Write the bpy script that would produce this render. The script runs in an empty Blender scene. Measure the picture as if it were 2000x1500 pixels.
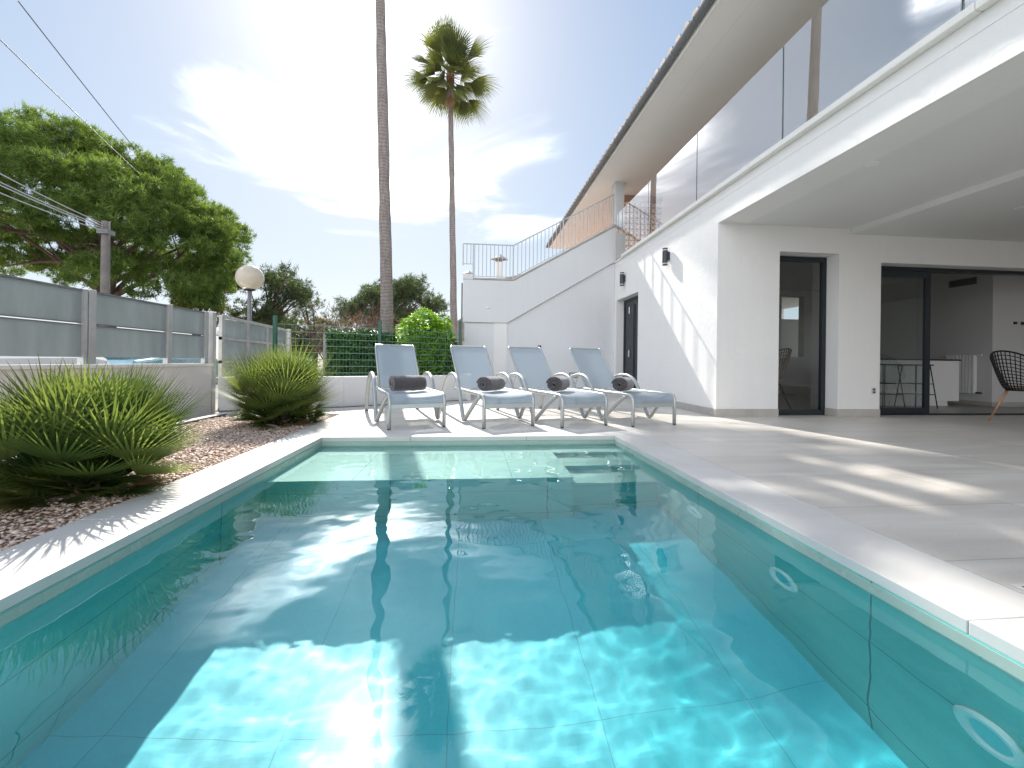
import bpy, bmesh, math, random
import numpy as np
from mathutils import Vector, Matrix, noise
R = math.radians
rnd = random.Random(7)
S = bpy.context.scene
COL = S.collection
# ------------------------------------------------------------------ camera
cd = bpy.data.cameras.new('camera'); cam = bpy.data.objects.new('camera', cd); COL.objects.link(cam); S.camera = cam
cd.sensor_width = 36; cd.lens = 14.4; cd.shift_x = 0; cd.shift_y = -.0217; cd.clip_start = .02; cd.clip_end = 2000
cam.location = (0, 0, .78)
cam.rotation_euler = (Matrix.Rotation(R(-5.57), 3, 'Z') @ Matrix.Rotation(R(90), 3, 'X') @ Matrix.Rotation(R(.7), 3, 'Z')).to_euler()
# ------------------------------------------------------------------ light
SUN = Vector((-.247, 1.025, .866)).normalized()
SUN_EL = math.asin(SUN.z); SUN_AZ = math.atan2(SUN.x, SUN.y)
sl = bpy.data.lights.new('sun', 'SUN'); sl.energy = 5.0; sl.angle = R(.5); sl.color = (1, .95, .87)
sun = bpy.data.objects.new('sun', sl); COL.objects.link(sun); sun.rotation_euler = SUN.to_track_quat('Z', 'Y').to_euler()
sl.cycles.is_caustics_light = True
S.view_settings.view_transform = 'Standard'; S.view_settings.look = 'None'; S.view_settings.gamma = 1
S.view_settings.exposure = .72
S.cycles.use_denoising = True
S.cycles.max_bounces = 14; S.cycles.diffuse_bounces = 6; S.cycles.transparent_max_bounces = 24; S.cycles.transmission_bounces = 12
S.cycles.sample_clamp_indirect = 6

class NT:
    def __init__(s, nt): s.nt = nt; s.n = nt.nodes; s.l = nt.links
    def add(s, t, **k):
        n = s.n.new(t)
        for a, b in k.items(): setattr(n, a, b)
        return n
    def put(s, sock, v):
        if isinstance(v, bpy.types.NodeSocket): s.l.new(v, sock)
        elif v is not None:
            if hasattr(sock.default_value, '__len__') and not hasattr(v, '__len__'): v = (v,) * len(sock.default_value)
            if hasattr(v, '__len__') and len(sock.default_value) == 4 and len(v) == 3: v = (*v, 1)
            sock.default_value = v
    def math(s, op, a, b=0, c=0, clamp=False):
        n = s.add('ShaderNodeMath', operation=op, use_clamp=clamp)
        s.put(n.inputs[0], a); s.put(n.inputs[1], b); s.put(n.inputs[2], c); return n.outputs[0]
    def vmath(s, op, a, b=(0, 0, 0)):
        n = s.add('ShaderNodeVectorMath', operation=op); s.put(n.inputs[0], a); s.put(n.inputs[1], b)
        return n.outputs['Value'] if op in ('DOT_PRODUCT', 'LENGTH') else n.outputs[0]
    def noise(s, vec, scale, detail=4, rough=.55, dist=0):
        n = s.add('ShaderNodeTexNoise'); s.put(n.inputs['Vector'], vec); s.put(n.inputs['Scale'], scale)
        s.put(n.inputs['Detail'], detail); s.put(n.inputs['Roughness'], rough); s.put(n.inputs['Distortion'], dist); return n.outputs['Fac']
    def ramp(s, f, stops):
        n = s.add('ShaderNodeValToRGB'); s.put(n.inputs[0], f); e = n.color_ramp.elements
        while len(e) < len(stops): e.new(.5)
        for x, (p, c) in zip(e, stops): x.position = p; x.color = (*c, 1) if hasattr(c, '__len__') else (c, c, c, 1)
        return n.outputs[0]
    def mix(s, f, a, b, bt='MIX'):
        n = s.add('ShaderNodeMix', data_type='RGBA', blend_type=bt); s.put(n.inputs[0], f); s.put(n.inputs[6], a); s.put(n.inputs[7], b); return n.outputs[2]
    def scale(s, vec, v):
        n = s.add('ShaderNodeVectorMath', operation='MULTIPLY'); s.put(n.inputs[0], vec); s.put(n.inputs[1], v); return n.outputs[0]
    def maprange(s, v, a, b, c=0, d=1):
        n = s.add('ShaderNodeMapRange'); s.put(n.inputs[0], v); s.put(n.inputs[1], a); s.put(n.inputs[2], b); s.put(n.inputs[3], c); s.put(n.inputs[4], d); return n.outputs[0]
# ------------------------------------------------------------------ sky
W = bpy.data.worlds.new('World'); S.world = W; W.use_nodes = True
w = NT(W.node_tree); bg = W.node_tree.nodes['Background']
sky = w.add('ShaderNodeTexSky', sky_type='NISHITA'); sky.sun_disc = False
sky.sun_elevation = SUN_EL; sky.sun_rotation = SUN_AZ; sky.air_density = 1; sky.dust_density = .6; sky.ozone_density = 1.2
tc = w.add('ShaderNodeTexCoord').outputs['Generated']
sep = w.add('ShaderNodeSeparateXYZ'); w.put(sep.inputs[0], tc)
zz = w.math('MAXIMUM', sep.outputs[2], .02)
SKYK = 1.0
cx = w.math('DIVIDE', sep.outputs[0], w.math('ADD', zz, .12)); cy = w.math('DIVIDE', sep.outputs[1], w.math('ADD', zz, .12))
cv = w.add('ShaderNodeCombineXYZ'); w.put(cv.inputs[0], cx); w.put(cv.inputs[1], cy); w.put(cv.inputs[2], 5.3)
c1 = w.noise(cv.outputs[0], 1.35, 6, .55, .5)
c2 = w.noise(w.scale(cv.outputs[0], (1, 1.6, 1)), .55, 2, .5)
cl = w.math('ADD', c1, w.math('MULTIPLY', w.math('SUBTRACT', c2, .5), .55))
azd = w.math('SUBTRACT', w.math('ARCTAN2', sep.outputs[0], sep.outputs[1]), SUN_AZ)      # clouds gather round the sun, clear to the right
wl = w.maprange(azd, -.575, -.635, 0, 1)
c3 = w.noise(w.vmath('ADD', cv.outputs[0], (4.3, 1.7, 2.1)), 1.7, 6, .58, .4)      # other clouds, left of the view
cl = w.math('ADD', w.math('MULTIPLY', cl, w.math('SUBTRACT', 1, wl)), w.math('MULTIPLY', w.math('ADD', c3, .06), wl))
cmask = w.math('POWER', w.maprange(cl, .485, .77), 2.6)
cmask = w.math('MULTIPLY', cmask, w.math('MAXIMUM', w.math('MULTIPLY', wl, .55), w.math('MULTIPLY', w.maprange(azd, -.60, -.08, .12, 1), w.maprange(azd, .55, .15, .0, 1))))
cmask = w.math('MULTIPLY', cmask, w.maprange(sep.outputs[2], .27, .40))
base = w.vmath('MULTIPLY', sky.outputs[0], (.10, .10, .10))
# soft shoulder keeps the sky round the sun from blowing out
den = w.vmath('ADD', base, (.50, .47, .42))
base = w.vmath('DIVIDE', base, den)
base = w.vmath('MULTIPLY', base, (.89, .905, .925))
CLOUD = (11, 11, 11.2)
colr = w.mix(w.math('MULTIPLY', cmask, .9), base, CLOUD)
sd = w.math('MAXIMUM', w.vmath('DOT_PRODUCT', tc, tuple(SUN)), 0)      # bright aureole round the sun
aur = w.math('ADD', w.math('MULTIPLY', w.math('POWER', sd, 60), .28), w.math('MULTIPLY', w.math('POWER', sd, 500), 5))
colr = w.vmath('ADD', colr, aur)
back_fill = w.math('MULTIPLY', w.maprange(sep.outputs[1], .0, -.45), w.math('MULTIPLY', w.maprange(sep.outputs[2], -.02, .06), w.maprange(sep.outputs[2], .75, .35)))      # added fill glow in the unseen sky behind the camera, lightens shaded walls
colr = w.mix(w.math('MULTIPLY', back_fill, w.maprange(c2, .25, .6, .55, .95)), colr, (1.8, 1.82, 1.88))
w.put(bg.inputs[0], colr); bg.inputs[1].default_value = 1.0
# ------------------------------------------------------------------ materials
MATS = {}
def mk(name):
    m = bpy.data.materials.new(name); m.use_nodes = True; MATS[name] = m
    t = NT(m.node_tree); b = m.node_tree.nodes['Principled BSDF']; return m, t, b
def pos(t): return t.add('ShaderNodeNewGeometry').outputs['Position']
def objc(t): return t.add('ShaderNodeTexCoord').outputs['Object']
def bump(t, b, h, strength=.3, dist=.01):
    n = t.add('ShaderNodeBump'); t.put(n.inputs['Strength'], strength); t.put(n.inputs['Distance'], dist); t.put(n.inputs['Height'], h); t.l.new(n.outputs[0], b.inputs['Normal'])
def simple(name, col, rough=.5, metal=0, var=.12, scale=6, bmp=0, bscale=60, spec=.5, coat=0, world=False):
    m, t, b = mk(name); v = pos(t) if world else objc(t)
    n = t.noise(v, scale, 5, .6)
    lo = tuple(c * (1 - var) for c in col); hi = tuple(min(1, c * (1 + var)) for c in col)
    t.put(b.inputs['Base Color'], t.ramp(n, [(.3, lo), (.7, hi)]))
    t.put(b.inputs['Roughness'], t.maprange(t.noise(v, scale * 2.3, 3), .3, .7, max(0, rough - .07), min(1, rough + .07)))
    b.inputs['Metallic'].default_value = metal; b.inputs['Specular IOR Level'].default_value = spec; b.inputs['Coat Weight'].default_value = coat
    if bmp: bump(t, b, t.noise(v, bscale, 4, .6), bmp, .004)
    return m
def lines(t, coord, step, off, wdt):   # 1 on the joint line
    f = t.math('FRACT', t.math('DIVIDE', t.math('ADD', coord, 100 * step - off), step))
    d = t.math('MINIMUM', f, t.math('SUBTRACT', 1, f))
    return t.math('LESS_THAN', d, wdt / step / 2)
def tile(name, c_lo, c_hi, axes, joint, rough=.45, streak=(1, 1, 1), bstr=.08, tint=.06):
    m, t, b = mk(name); v = pos(t); s = t.add('ShaderNodeSeparateXYZ'); t.put(s.inputs[0], v)
    n = t.noise(t.scale(v, streak), 2.2, 7, .62, .6); n2 = t.noise(v, 55, 3, .7)
    c = t.ramp(n, [(.3, c_lo), (.72, c_hi)])
    c = t.mix(.12, c, t.ramp(n2, [(.35, tuple(x * .75 for x in c_lo)), (.65, c_hi)]))
    idx = None; ln = None
    for ax, step, off, wd in axes:
        l = lines(t, s.outputs[ax], step, off, wd); ln = l if ln is None else t.math('MAXIMUM', ln, l)
        fl = t.math('FLOOR', t.math('DIVIDE', t.math('SUBTRACT', s.outputs[ax], off), step))
        idx = t.math('MULTIPLY', fl, 3.17) if idx is None else t.math('ADD', idx, t.math('MULTIPLY', fl, 7.31))
    wn = t.add('ShaderNodeTexWhiteNoise', noise_dimensions='1D'); t.put(wn.inputs['W'], idx)
    k = t.maprange(wn.outputs['Value'], 0, 1, 1 - tint, 1 + tint); c = t.vmath('MULTIPLY', c, k)
    # vmath multiply by scalar socket broadcasts
    c = t.mix(ln, c, joint)
    t.put(b.inputs['Base Color'], c); t.put(b.inputs['Roughness'], t.maprange(n, .3, .7, rough - .08, rough + .08))
    bump(t, b, t.math('SUBTRACT', t.math('MULTIPLY', n2, .3), ln), bstr, .004)
    return m
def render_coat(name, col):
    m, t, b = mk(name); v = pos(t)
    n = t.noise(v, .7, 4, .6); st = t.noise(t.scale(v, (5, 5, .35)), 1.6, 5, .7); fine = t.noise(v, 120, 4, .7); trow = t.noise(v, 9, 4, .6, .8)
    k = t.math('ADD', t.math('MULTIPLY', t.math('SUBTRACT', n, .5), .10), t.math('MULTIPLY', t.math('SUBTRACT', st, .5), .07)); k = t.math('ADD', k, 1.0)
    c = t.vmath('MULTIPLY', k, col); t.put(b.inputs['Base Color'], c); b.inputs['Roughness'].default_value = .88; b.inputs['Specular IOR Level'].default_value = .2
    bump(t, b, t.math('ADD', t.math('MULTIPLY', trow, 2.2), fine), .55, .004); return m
plaster = render_coat('white_render', (.77, .76, .745))
plaster_in = simple('interior_paint', (.62, .615, .61), .8, 0, .02, 1, .05, 60, .25, world=True)
soffit_m = simple('soffit_paint', (.95, .905, .86), .85, 0, .03, .7, .15, 90, .25, world=True)
beige_wall = simple('cream_render', (.70, .67, .62), .85, 0, .06, 1.4, .4, 120, .25, world=True)
deck_m = tile('porcelain_paving', (.52, .485, .44), (.70, .665, .615), [(0, 1.2, 1.88, .006), (1, .6, .27, .006)], (.34, .325, .31), .42, (.35, 2.2, 1))
int_m = tile('interior_floor_tile', (.27, .265, .26), (.36, .355, .345), [(0, 1.2, .3, .004), (1, .6, .27, .004)], (.2, .2, .2), .35)
coping_m = simple('coping_stone', (.60, .585, .56), .5, 0, .07, 2.2, .12, 140, .4, world=True)
ledge_m = simple('ledge_stone', (.78, .76, .72), .55, 0, .05, 2.5, .1, 90, .4, world=True)
skirt_m = simple('plinth_stone', (.42, .40, .37), .55, 0, .12, 4, .15, 60, .4, world=True)
plo, phi, pj = (.13, .47, .45), (.25, .60, .56), (.08, .17, .17)
pool_side = tile('pool_tile_side', plo, phi, [(1, 1.2, 1.425, .007), (2, .52, -.60, .007)], pj, .35, (1, .5, 2.2), .1, .05)
pool_end = tile('pool_tile_end', plo, phi, [(0, 1.2, .6, .007), (2, .52, -.60, .007)], pj, .35, (.6, 1, 2), .1, .05)
pool_floor = tile('pool_tile_floor', (.06, .54, .63), (.13, .65, .73), [(0, .62, -.08, .004), (1, 1.2, 1.62, .003)], (.06, .38, .44), .35, (1, .6, 1), .1, .05)
pool_step = tile('pool_tile_step', (.42, .56, .50), (.54, .67, .60), [(0, 1.2, .32, .006), (1, 1.2, 3.72, .006)], (.22, .33, .3), .35, (1, 1, 1), .1, .05)
alu = simple('silver_aluminium', (.45, .47, .465), .42, .5, .06, 8, 0)
fence_alu = simple('weathered_aluminium', (.50, .50, .49), .5, .45, .14, 5, .05, 60)
rail_paint = simple('grey_rail_paint', (.50, .51, .52), .5, .1, .05, 6)
white_paint = simple('white_paint', (.78, .78, .77), .4, 0, .02, 4)
dark_frame = simple('anthracite_frame', (.018, .026, .032), .35, .2, .12, 5)
black_m = simple('black_metal', (.012, .012, .013), .45, .3, .1, 20)
lamp_grey = simple('anthracite_lamp', (.05, .058, .07), .45, .3, .08, 20)
rubber = simple('dark_rubber', (.05, .05, .055), .8, 0, .1, 20)
pole_m = simple('grey_pole', (.20, .205, .21), .6, .2, .15, 4)
concrete_m = simple('grey_concrete', (.36, .34, .33), .85, 0, .12, 3, .3, 40)
wood = simple('chair_wood', (.42, .22, .12), .5, 0, .2, 14, .1, 40)
towel_m, t, b = mk('towel_terry'); v = objc(t)
t.put(b.inputs['Base Color'], t.ramp(t.noise(v, 30, 4, .7), [(.3, (.045, .038, .042)), (.75, (.105, .09, .095))])); b.inputs['Roughness'].default_value = .95
b.inputs['Sheen Weight'].default_value = .6; b.inputs['Sheen Roughness'].default_value = .5; bump(t, b, t.noise(v, 260, 3, .8), .9, .006)
grout_soil = simple('dry_soil', (.12, .10, .085), .95, 0, .3, 6, .5, 40)
trunkpine = simple('pine_bark', (.13, .085, .065), .9, 0, .4, 5, .8, 14)
roof_m = simple('clay_roof_tile', (.30, .25, .22), .8, 0, .25, 6, .3, 30)
terracotta = simple('terracotta_paving', (.66, .36, .23), .75, 0, .15, 3, .15, 30)
pinkwall = simple('pale_ochre_wall', (.60, .50, .42), .9, 0, .06, 2, .2, 30)
asphalt = simple('road_asphalt', (.19, .19, .185), .9, 0, .2, 2, .4, 60, world=True)
dirt = simple('dry_ground', (.34, .30, .25), .95, 0, .3, 1.5, .5, 20, world=True)
carwhite = simple('white_car_paint', (.75, .76, .77), .25, 0, .02, 2, coat=.6)
carblue = simple('pale_blue_car_paint', (.30, .50, .56), .25, .3, .04, 2, coat=.6)
carglass = simple('dark_car_glass', (.03, .045, .055), .08, 0, .1, 3, spec=.8)
chrome = simple('brushed_steel', (.6, .6, .6), .25, .95, .05, 8)
lattice_m = simple('clay_lattice_block', (.42, .27, .18), .85, 0, .2, 10, .2, 30)
island_w = simple('white_cabinet', (.80, .80, .79), .35, 0, .01, 2)
worktop = simple('black_worktop', (.02, .02, .02), .2, 0, .1, 10)
rattan = simple('brown_rattan', (.22, .13, .075), .7, 0, .3, 20)
cushion = simple('tan_cushion', (.50, .36, .24), .9, 0, .1, 14, .3, 80)
def palm_bark():
    m, t, b = mk('palm_bark'); v = objc(t); s = t.add('ShaderNodeSeparateXYZ'); t.put(s.inputs[0], v)
    wv = t.math('SINE', t.math('MULTIPLY', t.math('ADD', s.outputs[2], t.math('MULTIPLY', t.noise(v, 2.5, 3), .25)), 75))
    n = t.noise(t.scale(v, (9, 9, 1.5)), 2, 5, .7)
    f = t.math('ADD', t.math('MULTIPLY', wv, .10), n)
    t.put(b.inputs['Base Color'], t.ramp(f, [(.3, (.16, .135, .122)), (.55, (.25, .215, .198)), (.75, (.34, .295, .27))])); b.inputs['Roughness'].default_value = .9
    bump(t, b, f, .9, .03); return m
palmbark = palm_bark()
def leafmat(name, dark, light, transl=.35, rough=.5, scale=1.2, attr=True):
    m, t, b = mk(name); v = objc(t)
    n = t.noise(v, scale, 4, .6)
    if attr:
        a = t.add('ShaderNodeAttribute', attribute_name='tone'); f = t.math('ADD', t.math('MULTIPLY', a.outputs['Fac'], .6), t.math('MULTIPLY', n, .4))
    else: f = n
    c = t.ramp(f, [(.2, dark), (.75, light)])
    t.put(b.inputs['Base Color'], c); b.inputs['Roughness'].default_value = rough; b.inputs['Specular IOR Level'].default_value = .35
    tr = t.add('ShaderNodeBsdfTranslucent'); t.put(tr.inputs[0], t.vmath('MULTIPLY', c, (1.5, 1.45, .8)))
    mx = t.add('ShaderNodeMixShader'); mx.inputs[0].default_value = transl
    out = t.n['Material Output']; t.l.new(b.outputs[0], mx.inputs[1]); t.l.new(tr.outputs[0], mx.inputs[2]); t.l.new(mx.outputs[0], out.inputs['Surface']); return m
fan_leaf = leafmat('fan_palm_leaf', (.035, .078, .022), (.20, .25, .075), .42, .42, 2)
palm_leaf = leafmat('tall_palm_leaf', (.05, .075, .03), (.17, .19, .06), .35, .5, .8)
dead_leaf = leafmat('dry_palm_leaf', (.16, .085, .045), (.30, .18, .10), .25, .7, .8)
pine_leaf = leafmat('stone_pine_needle', (.04, .085, .02), (.21, .30, .065), .42, .55, .35)
darkpine = leafmat('dark_pine_needle', (.035, .06, .028), (.13, .17, .075), .3, .6, .3)
olive_leaf = leafmat('grey_green_leaf', (.045, .065, .035), (.15, .18, .09), .35, .6, .4)
ivy_leaf = leafmat('ivy_leaf', (.012, .05, .018), (.07, .17, .025), .3, .35, 2)
shrub_leaf = leafmat('oleander_leaf', (.06, .16, .015), (.26, .46, .04), .45, .4, 2)
autumn_leaf = leafmat('yellow_brown_leaf', (.14, .09, .02), (.34, .26, .06), .35, .6, .8)
twig_m = simple('dry_twig', (.15, .10, .085), .9, 0, .2, 8)
gravel_m, t, b = mk('rose_gravel'); a = t.add('ShaderNodeAttribute', attribute_name='tone')
t.put(b.inputs['Base Color'], t.ramp(a.outputs['Fac'], [(0, (.38, .26, .20)), (.3, (.58, .43, .34)), (.6, (.71, .56, .47)), (.85, (.79, .70, .62)), (1, (.85, .82, .78))])); b.inputs['Roughness'].default_value = .85
gravel_bed = simple('gravel_bed', (.36, .26, .20), .95, 0, .3, 30, .6, 60, world=True)
def sling():
    m, t, b = mk('sling_fabric'); v = objc(t)
    n = t.noise(t.scale(v, (1, 1, 1)), 300, 2, .5)
    c = t.ramp(n, [(.3, (.31, .37, .43)), (.7, (.42, .49, .55))])
    t.put(b.inputs['Base Color'], c); b.inputs['Roughness'].default_value = .6
    tr = t.add('ShaderNodeBsdfTranslucent'); tr.inputs[0].default_value = (.42, .52, .62, 1)
    tp = t.add('ShaderNodeBsdfTransparent')
    m1 = t.add('ShaderNodeMixShader'); m1.inputs[0].default_value = .34; m2 = t.add('ShaderNodeMixShader'); m2.inputs[0].default_value = .10
    t.l.new(b.outputs[0], m1.inputs[1]); t.l.new(tr.outputs[0], m1.inputs[2]); t.l.new(m1.outputs[0], m2.inputs[1]); t.l.new(tp.outputs[0], m2.inputs[2])
    t.l.new(m2.outputs[0], t.n['Material Output'].inputs['Surface']); return m
sling_m = sling()
def sheetglass(name, tint, ior, rough=0, gcol=(1, 1, 1), frost=0):
    m, t, b = mk(name); t.n.remove(b); fr = t.add('ShaderNodeFresnel'); fr.inputs[0].default_value = ior
    tp = t.add('ShaderNodeBsdfTransparent'); tp.inputs[0].default_value = (*tint, 1)
    g = t.add('ShaderNodeBsdfGlossy'); g.inputs['Color'].default_value = (*gcol, 1); g.inputs['Roughness'].default_value = rough
    mx = t.add('ShaderNodeMixShader'); t.l.new(fr.outputs[0], mx.inputs[0]); t.l.new(tp.outputs[0], mx.inputs[1]); t.l.new(g.outputs[0], mx.inputs[2])
    src = mx.outputs[0]
    if frost:
        v = pos(t); fn = t.noise(t.scale(v, (3, 3, .8)), 1.5, 6, .65); d = t.add('ShaderNodeBsdfTranslucent'); t.put(d.inputs[0], t.ramp(fn, [(.3, (.43, .48, .48)), (.7, (.57, .61, .61))])); df = t.add('ShaderNodeBsdfDiffuse'); t.put(df.inputs[0], t.ramp(fn, [(.3, (.31, .34, .34)), (.7, (.40, .43, .43))]))
        md = t.add('ShaderNodeMixShader'); md.inputs[0].default_value = .5; t.l.new(d.outputs[0], md.inputs[1]); t.l.new(df.outputs[0], md.inputs[2])
        m2 = t.add('ShaderNodeMixShader'); m2.inputs[0].default_value = frost; t.l.new(src, m2.inputs[1]); t.l.new(md.outputs[0], m2.inputs[2]); src = m2.outputs[0]
    t.l.new(src, t.n['Material Output'].inputs['Surface']); return m
rail_glass = sheetglass('balcony_glass', (.92, .97, .95), 5.0)
win_glass = sheetglass('window_glass', (.74, .80, .79), 1.9)
frosted = sheetglass('frosted_glass', (.7, .75, .75), 1.4, .25, frost=.93)
glass_edge = simple('green_glass_edge', (.05, .16, .14), .2, 0, .05, 4)
upper_dark = simple('upper_window_glass', (.012, .025, .05), .03, 0, .1, 2, spec=.7)
globe_m, t, b = mk('smoked_globe'); b.inputs['Base Color'].default_value = (.66, .59, .48, 1); b.inputs['Roughness'].default_value = .18; b.inputs['Transmission Weight'].default_value = .25
b.inputs['IOR'].default_value = 1.2; b.inputs['Subsurface Weight'].default_value = 0; b.inputs['Coat Weight'].default_value = .5
def water_mat():
    m, t, b = mk('pool_water'); t.n.remove(b)
    rf = t.add('ShaderNodeBsdfGlass'); rf.inputs['IOR'].default_value = 1.50; rf.inputs['Roughness'].default_value = 0; rf.inputs['Color'].default_value = (.86, .99, 1.0, 1)
    t.l.new(rf.outputs[0], t.n['Material Output'].inputs['Surface']); return m
water_m = water_mat()
# ------------------------------------------------------------------ mesh builder
class MB:
    def __init__(s): s.v = []; s.f = []; s.tone = None
    def add(s, vs, fs):
        o = len(s.v); s.v += [tuple(p) for p in vs]; s.f += [tuple(i + o for i in f) for f in fs]; return s
    def box(s, x0, x1, y0, y1, z0, z1):
        return s.add([(x0, y0, z0), (x1, y0, z0), (x1, y1, z0), (x0, y1, z0), (x0, y0, z1), (x1, y0, z1), (x1, y1, z1), (x0, y1, z1)],
                     [(0, 3, 2, 1), (4, 5, 6, 7), (0, 1, 5, 4), (1, 2, 6, 5), (2, 3, 7, 6), (3, 0, 4, 7)])
    def prism(s, poly, a, b, fn):   # poly: 2D points, fn(u, v, w) -> xyz
        n = len(poly); vs = [fn(u, v, a) for u, v in poly] + [fn(u, v, b) for u, v in poly]
        fs = [tuple(range(n)), tuple(range(2 * n - 1, n - 1, -1))] + [(i, i + n, (i + 1) % n + n, (i + 1) % n) for i in range(n)]
        return s.add(vs, fs)
    def tube(s, pts, rad, n=8, flat=None, cap=True):
        pts = [Vector(p) for p in pts]; rs = rad if hasattr(rad, '__len__') else [rad] * len(pts)
        vs = []; prev = None
        for i, p in enumerate(pts):
            d = (pts[min(i + 1, len(pts) - 1)] - pts[max(i - 1, 0)])
            d = d.normalized() if d.length > 1e-9 else Vector((0, 0, 1))
            if prev is None: u = d.orthogonal().normalized() if abs(d.z) > .99 else d.cross(Vector((0, 0, 1))).normalized()
            else:
                u = prev - d * prev.dot(d); u = u.normalized() if u.length > 1e-6 else d.orthogonal().normalized()
            prev = u; q = d.cross(u)
            for k in range(n):
                a = 2 * math.pi * k / n; vs.append(p + (u * math.cos(a) * (flat or 1) + q * math.sin(a)) * rs[i])
        fs = [(i * n + k, i * n + (k + 1) % n, (i + 1) * n + (k + 1) % n, (i + 1) * n + k) for i in range(len(pts) - 1) for k in range(n)]
        if cap: fs += [tuple(range(n - 1, -1, -1)), tuple(range((len(pts) - 1) * n, len(pts) * n))]
        return s.add(vs, fs)
    def lathe(s, prof, c=(0, 0, 0), n=24):
        vs = [(c[0] + r * math.cos(2 * math.pi * k / n), c[1] + r * math.sin(2 * math.pi * k / n), c[2] + z) for r, z in prof for k in range(n)]
        fs = [(i * n + k, i * n + (k + 1) % n, (i + 1) * n + (k + 1) % n, (i + 1) * n + k) for i in range(len(prof) - 1) for k in range(n)]
        fs += [tuple(range(n - 1, -1, -1)), tuple(range((len(prof) - 1) * n, len(prof) * n))]
        return s.add(vs, fs)
    def build(s, name, m, parent=None, smooth=False, bevel=0, angle=None):
        me = bpy.data.meshes.new(name); me.from_pydata(s.v, [], s.f); me.update()
        bm = bmesh.new(); bm.from_mesh(me)
        if 1 < len(bm.faces) < 20000: bmesh.ops.recalc_face_normals(bm, faces=bm.faces)
        bm.to_mesh(me); bm.free(); me.materials.append(m)
        if smooth: me.polygons.foreach_set('use_smooth', [True] * len(me.polygons))
        if s.tone is not None:
            at = me.attributes.new('tone', 'FLOAT', 'POINT'); at.data.foreach_set('value', s.tone)
        o = bpy.data.objects.new(name, me); COL.objects.link(o)
        if parent: o.parent = parent
        if smooth == 2:
            md = o.modifiers.new('es', 'EDGE_SPLIT'); md.split_angle = R(35)
        if bevel:
            md = o.modifiers.new('bv', 'BEVEL'); md.width = bevel; md.segments = 2; md.limit_method = 'ANGLE'; md.angle_limit = R(40)
        return o
def B(*a): return MB().box(*a)
def tag(o, label=None, cat=None, group=None, kind=None):
    if label: o['label'] = label
    if cat: o['category'] = cat
    if group: o['group'] = group
    if kind: o['kind'] = kind
    return o
def empty(name, loc=(0, 0, 0), rz=0):
    o = bpy.data.objects.new(name, None); COL.objects.link(o); o.location = loc; o.rotation_euler = (0, 0, rz); return o
def copy_tree(o, parent=None):
    c = o.copy(); COL.objects.link(c)
    if parent: c.parent = parent
    for ch in [x for x in o.children]: copy_tree(ch, c)
    return c
XZ = lambda u, v, w_: (u, w_, v)
YZ = lambda u, v, w_: (w_, u, v)
XY = lambda u, v, w_: (u, v, w_)
# ------------------------------------------------------------------ POOL
PX0, PX1, PYF, PYN = -1.49, 1.53, 4.27, -1.6
WZ, FZ = -.087, -1.25
def st(o, cat='ground'): return tag(o, kind='structure')
pool = empty('swimming_pool', (0, 0, 0)); tag(pool, 'long turquoise swimming pool with pale stone coping, filling the foreground', 'swimming pool')
pp = []
pp.append(MB().add([(PX0 - .1, PYN, FZ), (PX1 + .1, PYN, FZ), (PX1 + .1, PYF + .1, FZ), (PX0 - .1, PYF + .1, FZ)], [(0, 1, 2, 3)]).build('pool_floor', pool_floor, pool))
pp.append(B(PX0 - .25, PX0, PYN, PYF + .2, FZ - .1, -.044).build('pool_wall', pool_side, pool))
pp.append(B(PX1, PX1 + .25, PYN, PYF + .2, FZ - .1, -.044).build('pool_wall', pool_side, pool))
pp.append(B(PX0, PX1, PYF, PYF + .2, FZ - .1, -.0442).build('pool_wall', pool_end, pool))
pp.append(B(PX0, PX1, PYN - .2, PYN, FZ - .1, -.0442).build('pool_wall', pool_end, pool))
pp.append(B(PX0, .80, 3.15, PYF, FZ, -.232).build('tanning_shelf', pool_end, pool)); pp.append(B(PX0, .805, 3.145, PYF, -.2315, -.22).build('shelf_top', pool_step, pool, bevel=.003))
for z_, y_, x_ in ((-.20, 3.98, .803), (-.36, 3.60, .806), (-.53, 3.24, .809)):
    q = B(x_, PX1, y_, PYF, FZ, z_ - .012).build('step', pool_end, pool); pp.append(q); pp.append(B(x_ - .002, PX1, y_ - .005, PYF, z_ - .0115, z_).build('tread', pool_step, q, bevel=.003))
band_m = simple('waterline_tile', (.36, .44, .39), .3, 0, .08, 3, .05, 60, world=True)
for q in ((PX0 + .0005, PX0 + .003, PYN, PYF - .003), (PX1 - .003, PX1 - .0005, PYN, PYF - .003), (PX0 + .003, PX1 - .003, PYF - .003, PYF - .0005)): pp.append(MB().box(*q, -.105, -.049).build('waterline_tile', band_m, pool))
for o in pp: o.cycles.is_caustics_receiver = True
for y_ in (1.06, 1.86, 2.66):
    l = MB().lathe([(.055, .0), (.088, .0), (.09, .008), (.078, .018), (.06, .016), (.055, .006)], n=28)
    l.v = [(PX1 - v[2] - .001, y_ + v[0], -.61 + v[1]) for v in l.v]
    l = l.build('pool_light', white_paint, pool, 2)
    l2 = MB().lathe([(.001, .004), (.05, .004), (.052, .001)], n=24); l2.v = [(PX1 - v[2] - .004, y_ + v[0], -.61 + v[1]) for v in l2.v]
    q = l2.build('lens', simple('pool_light_lens', (.2, .65, .68), .2, 0, .05), l); l.cycles.is_caustics_receiver = True
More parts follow.
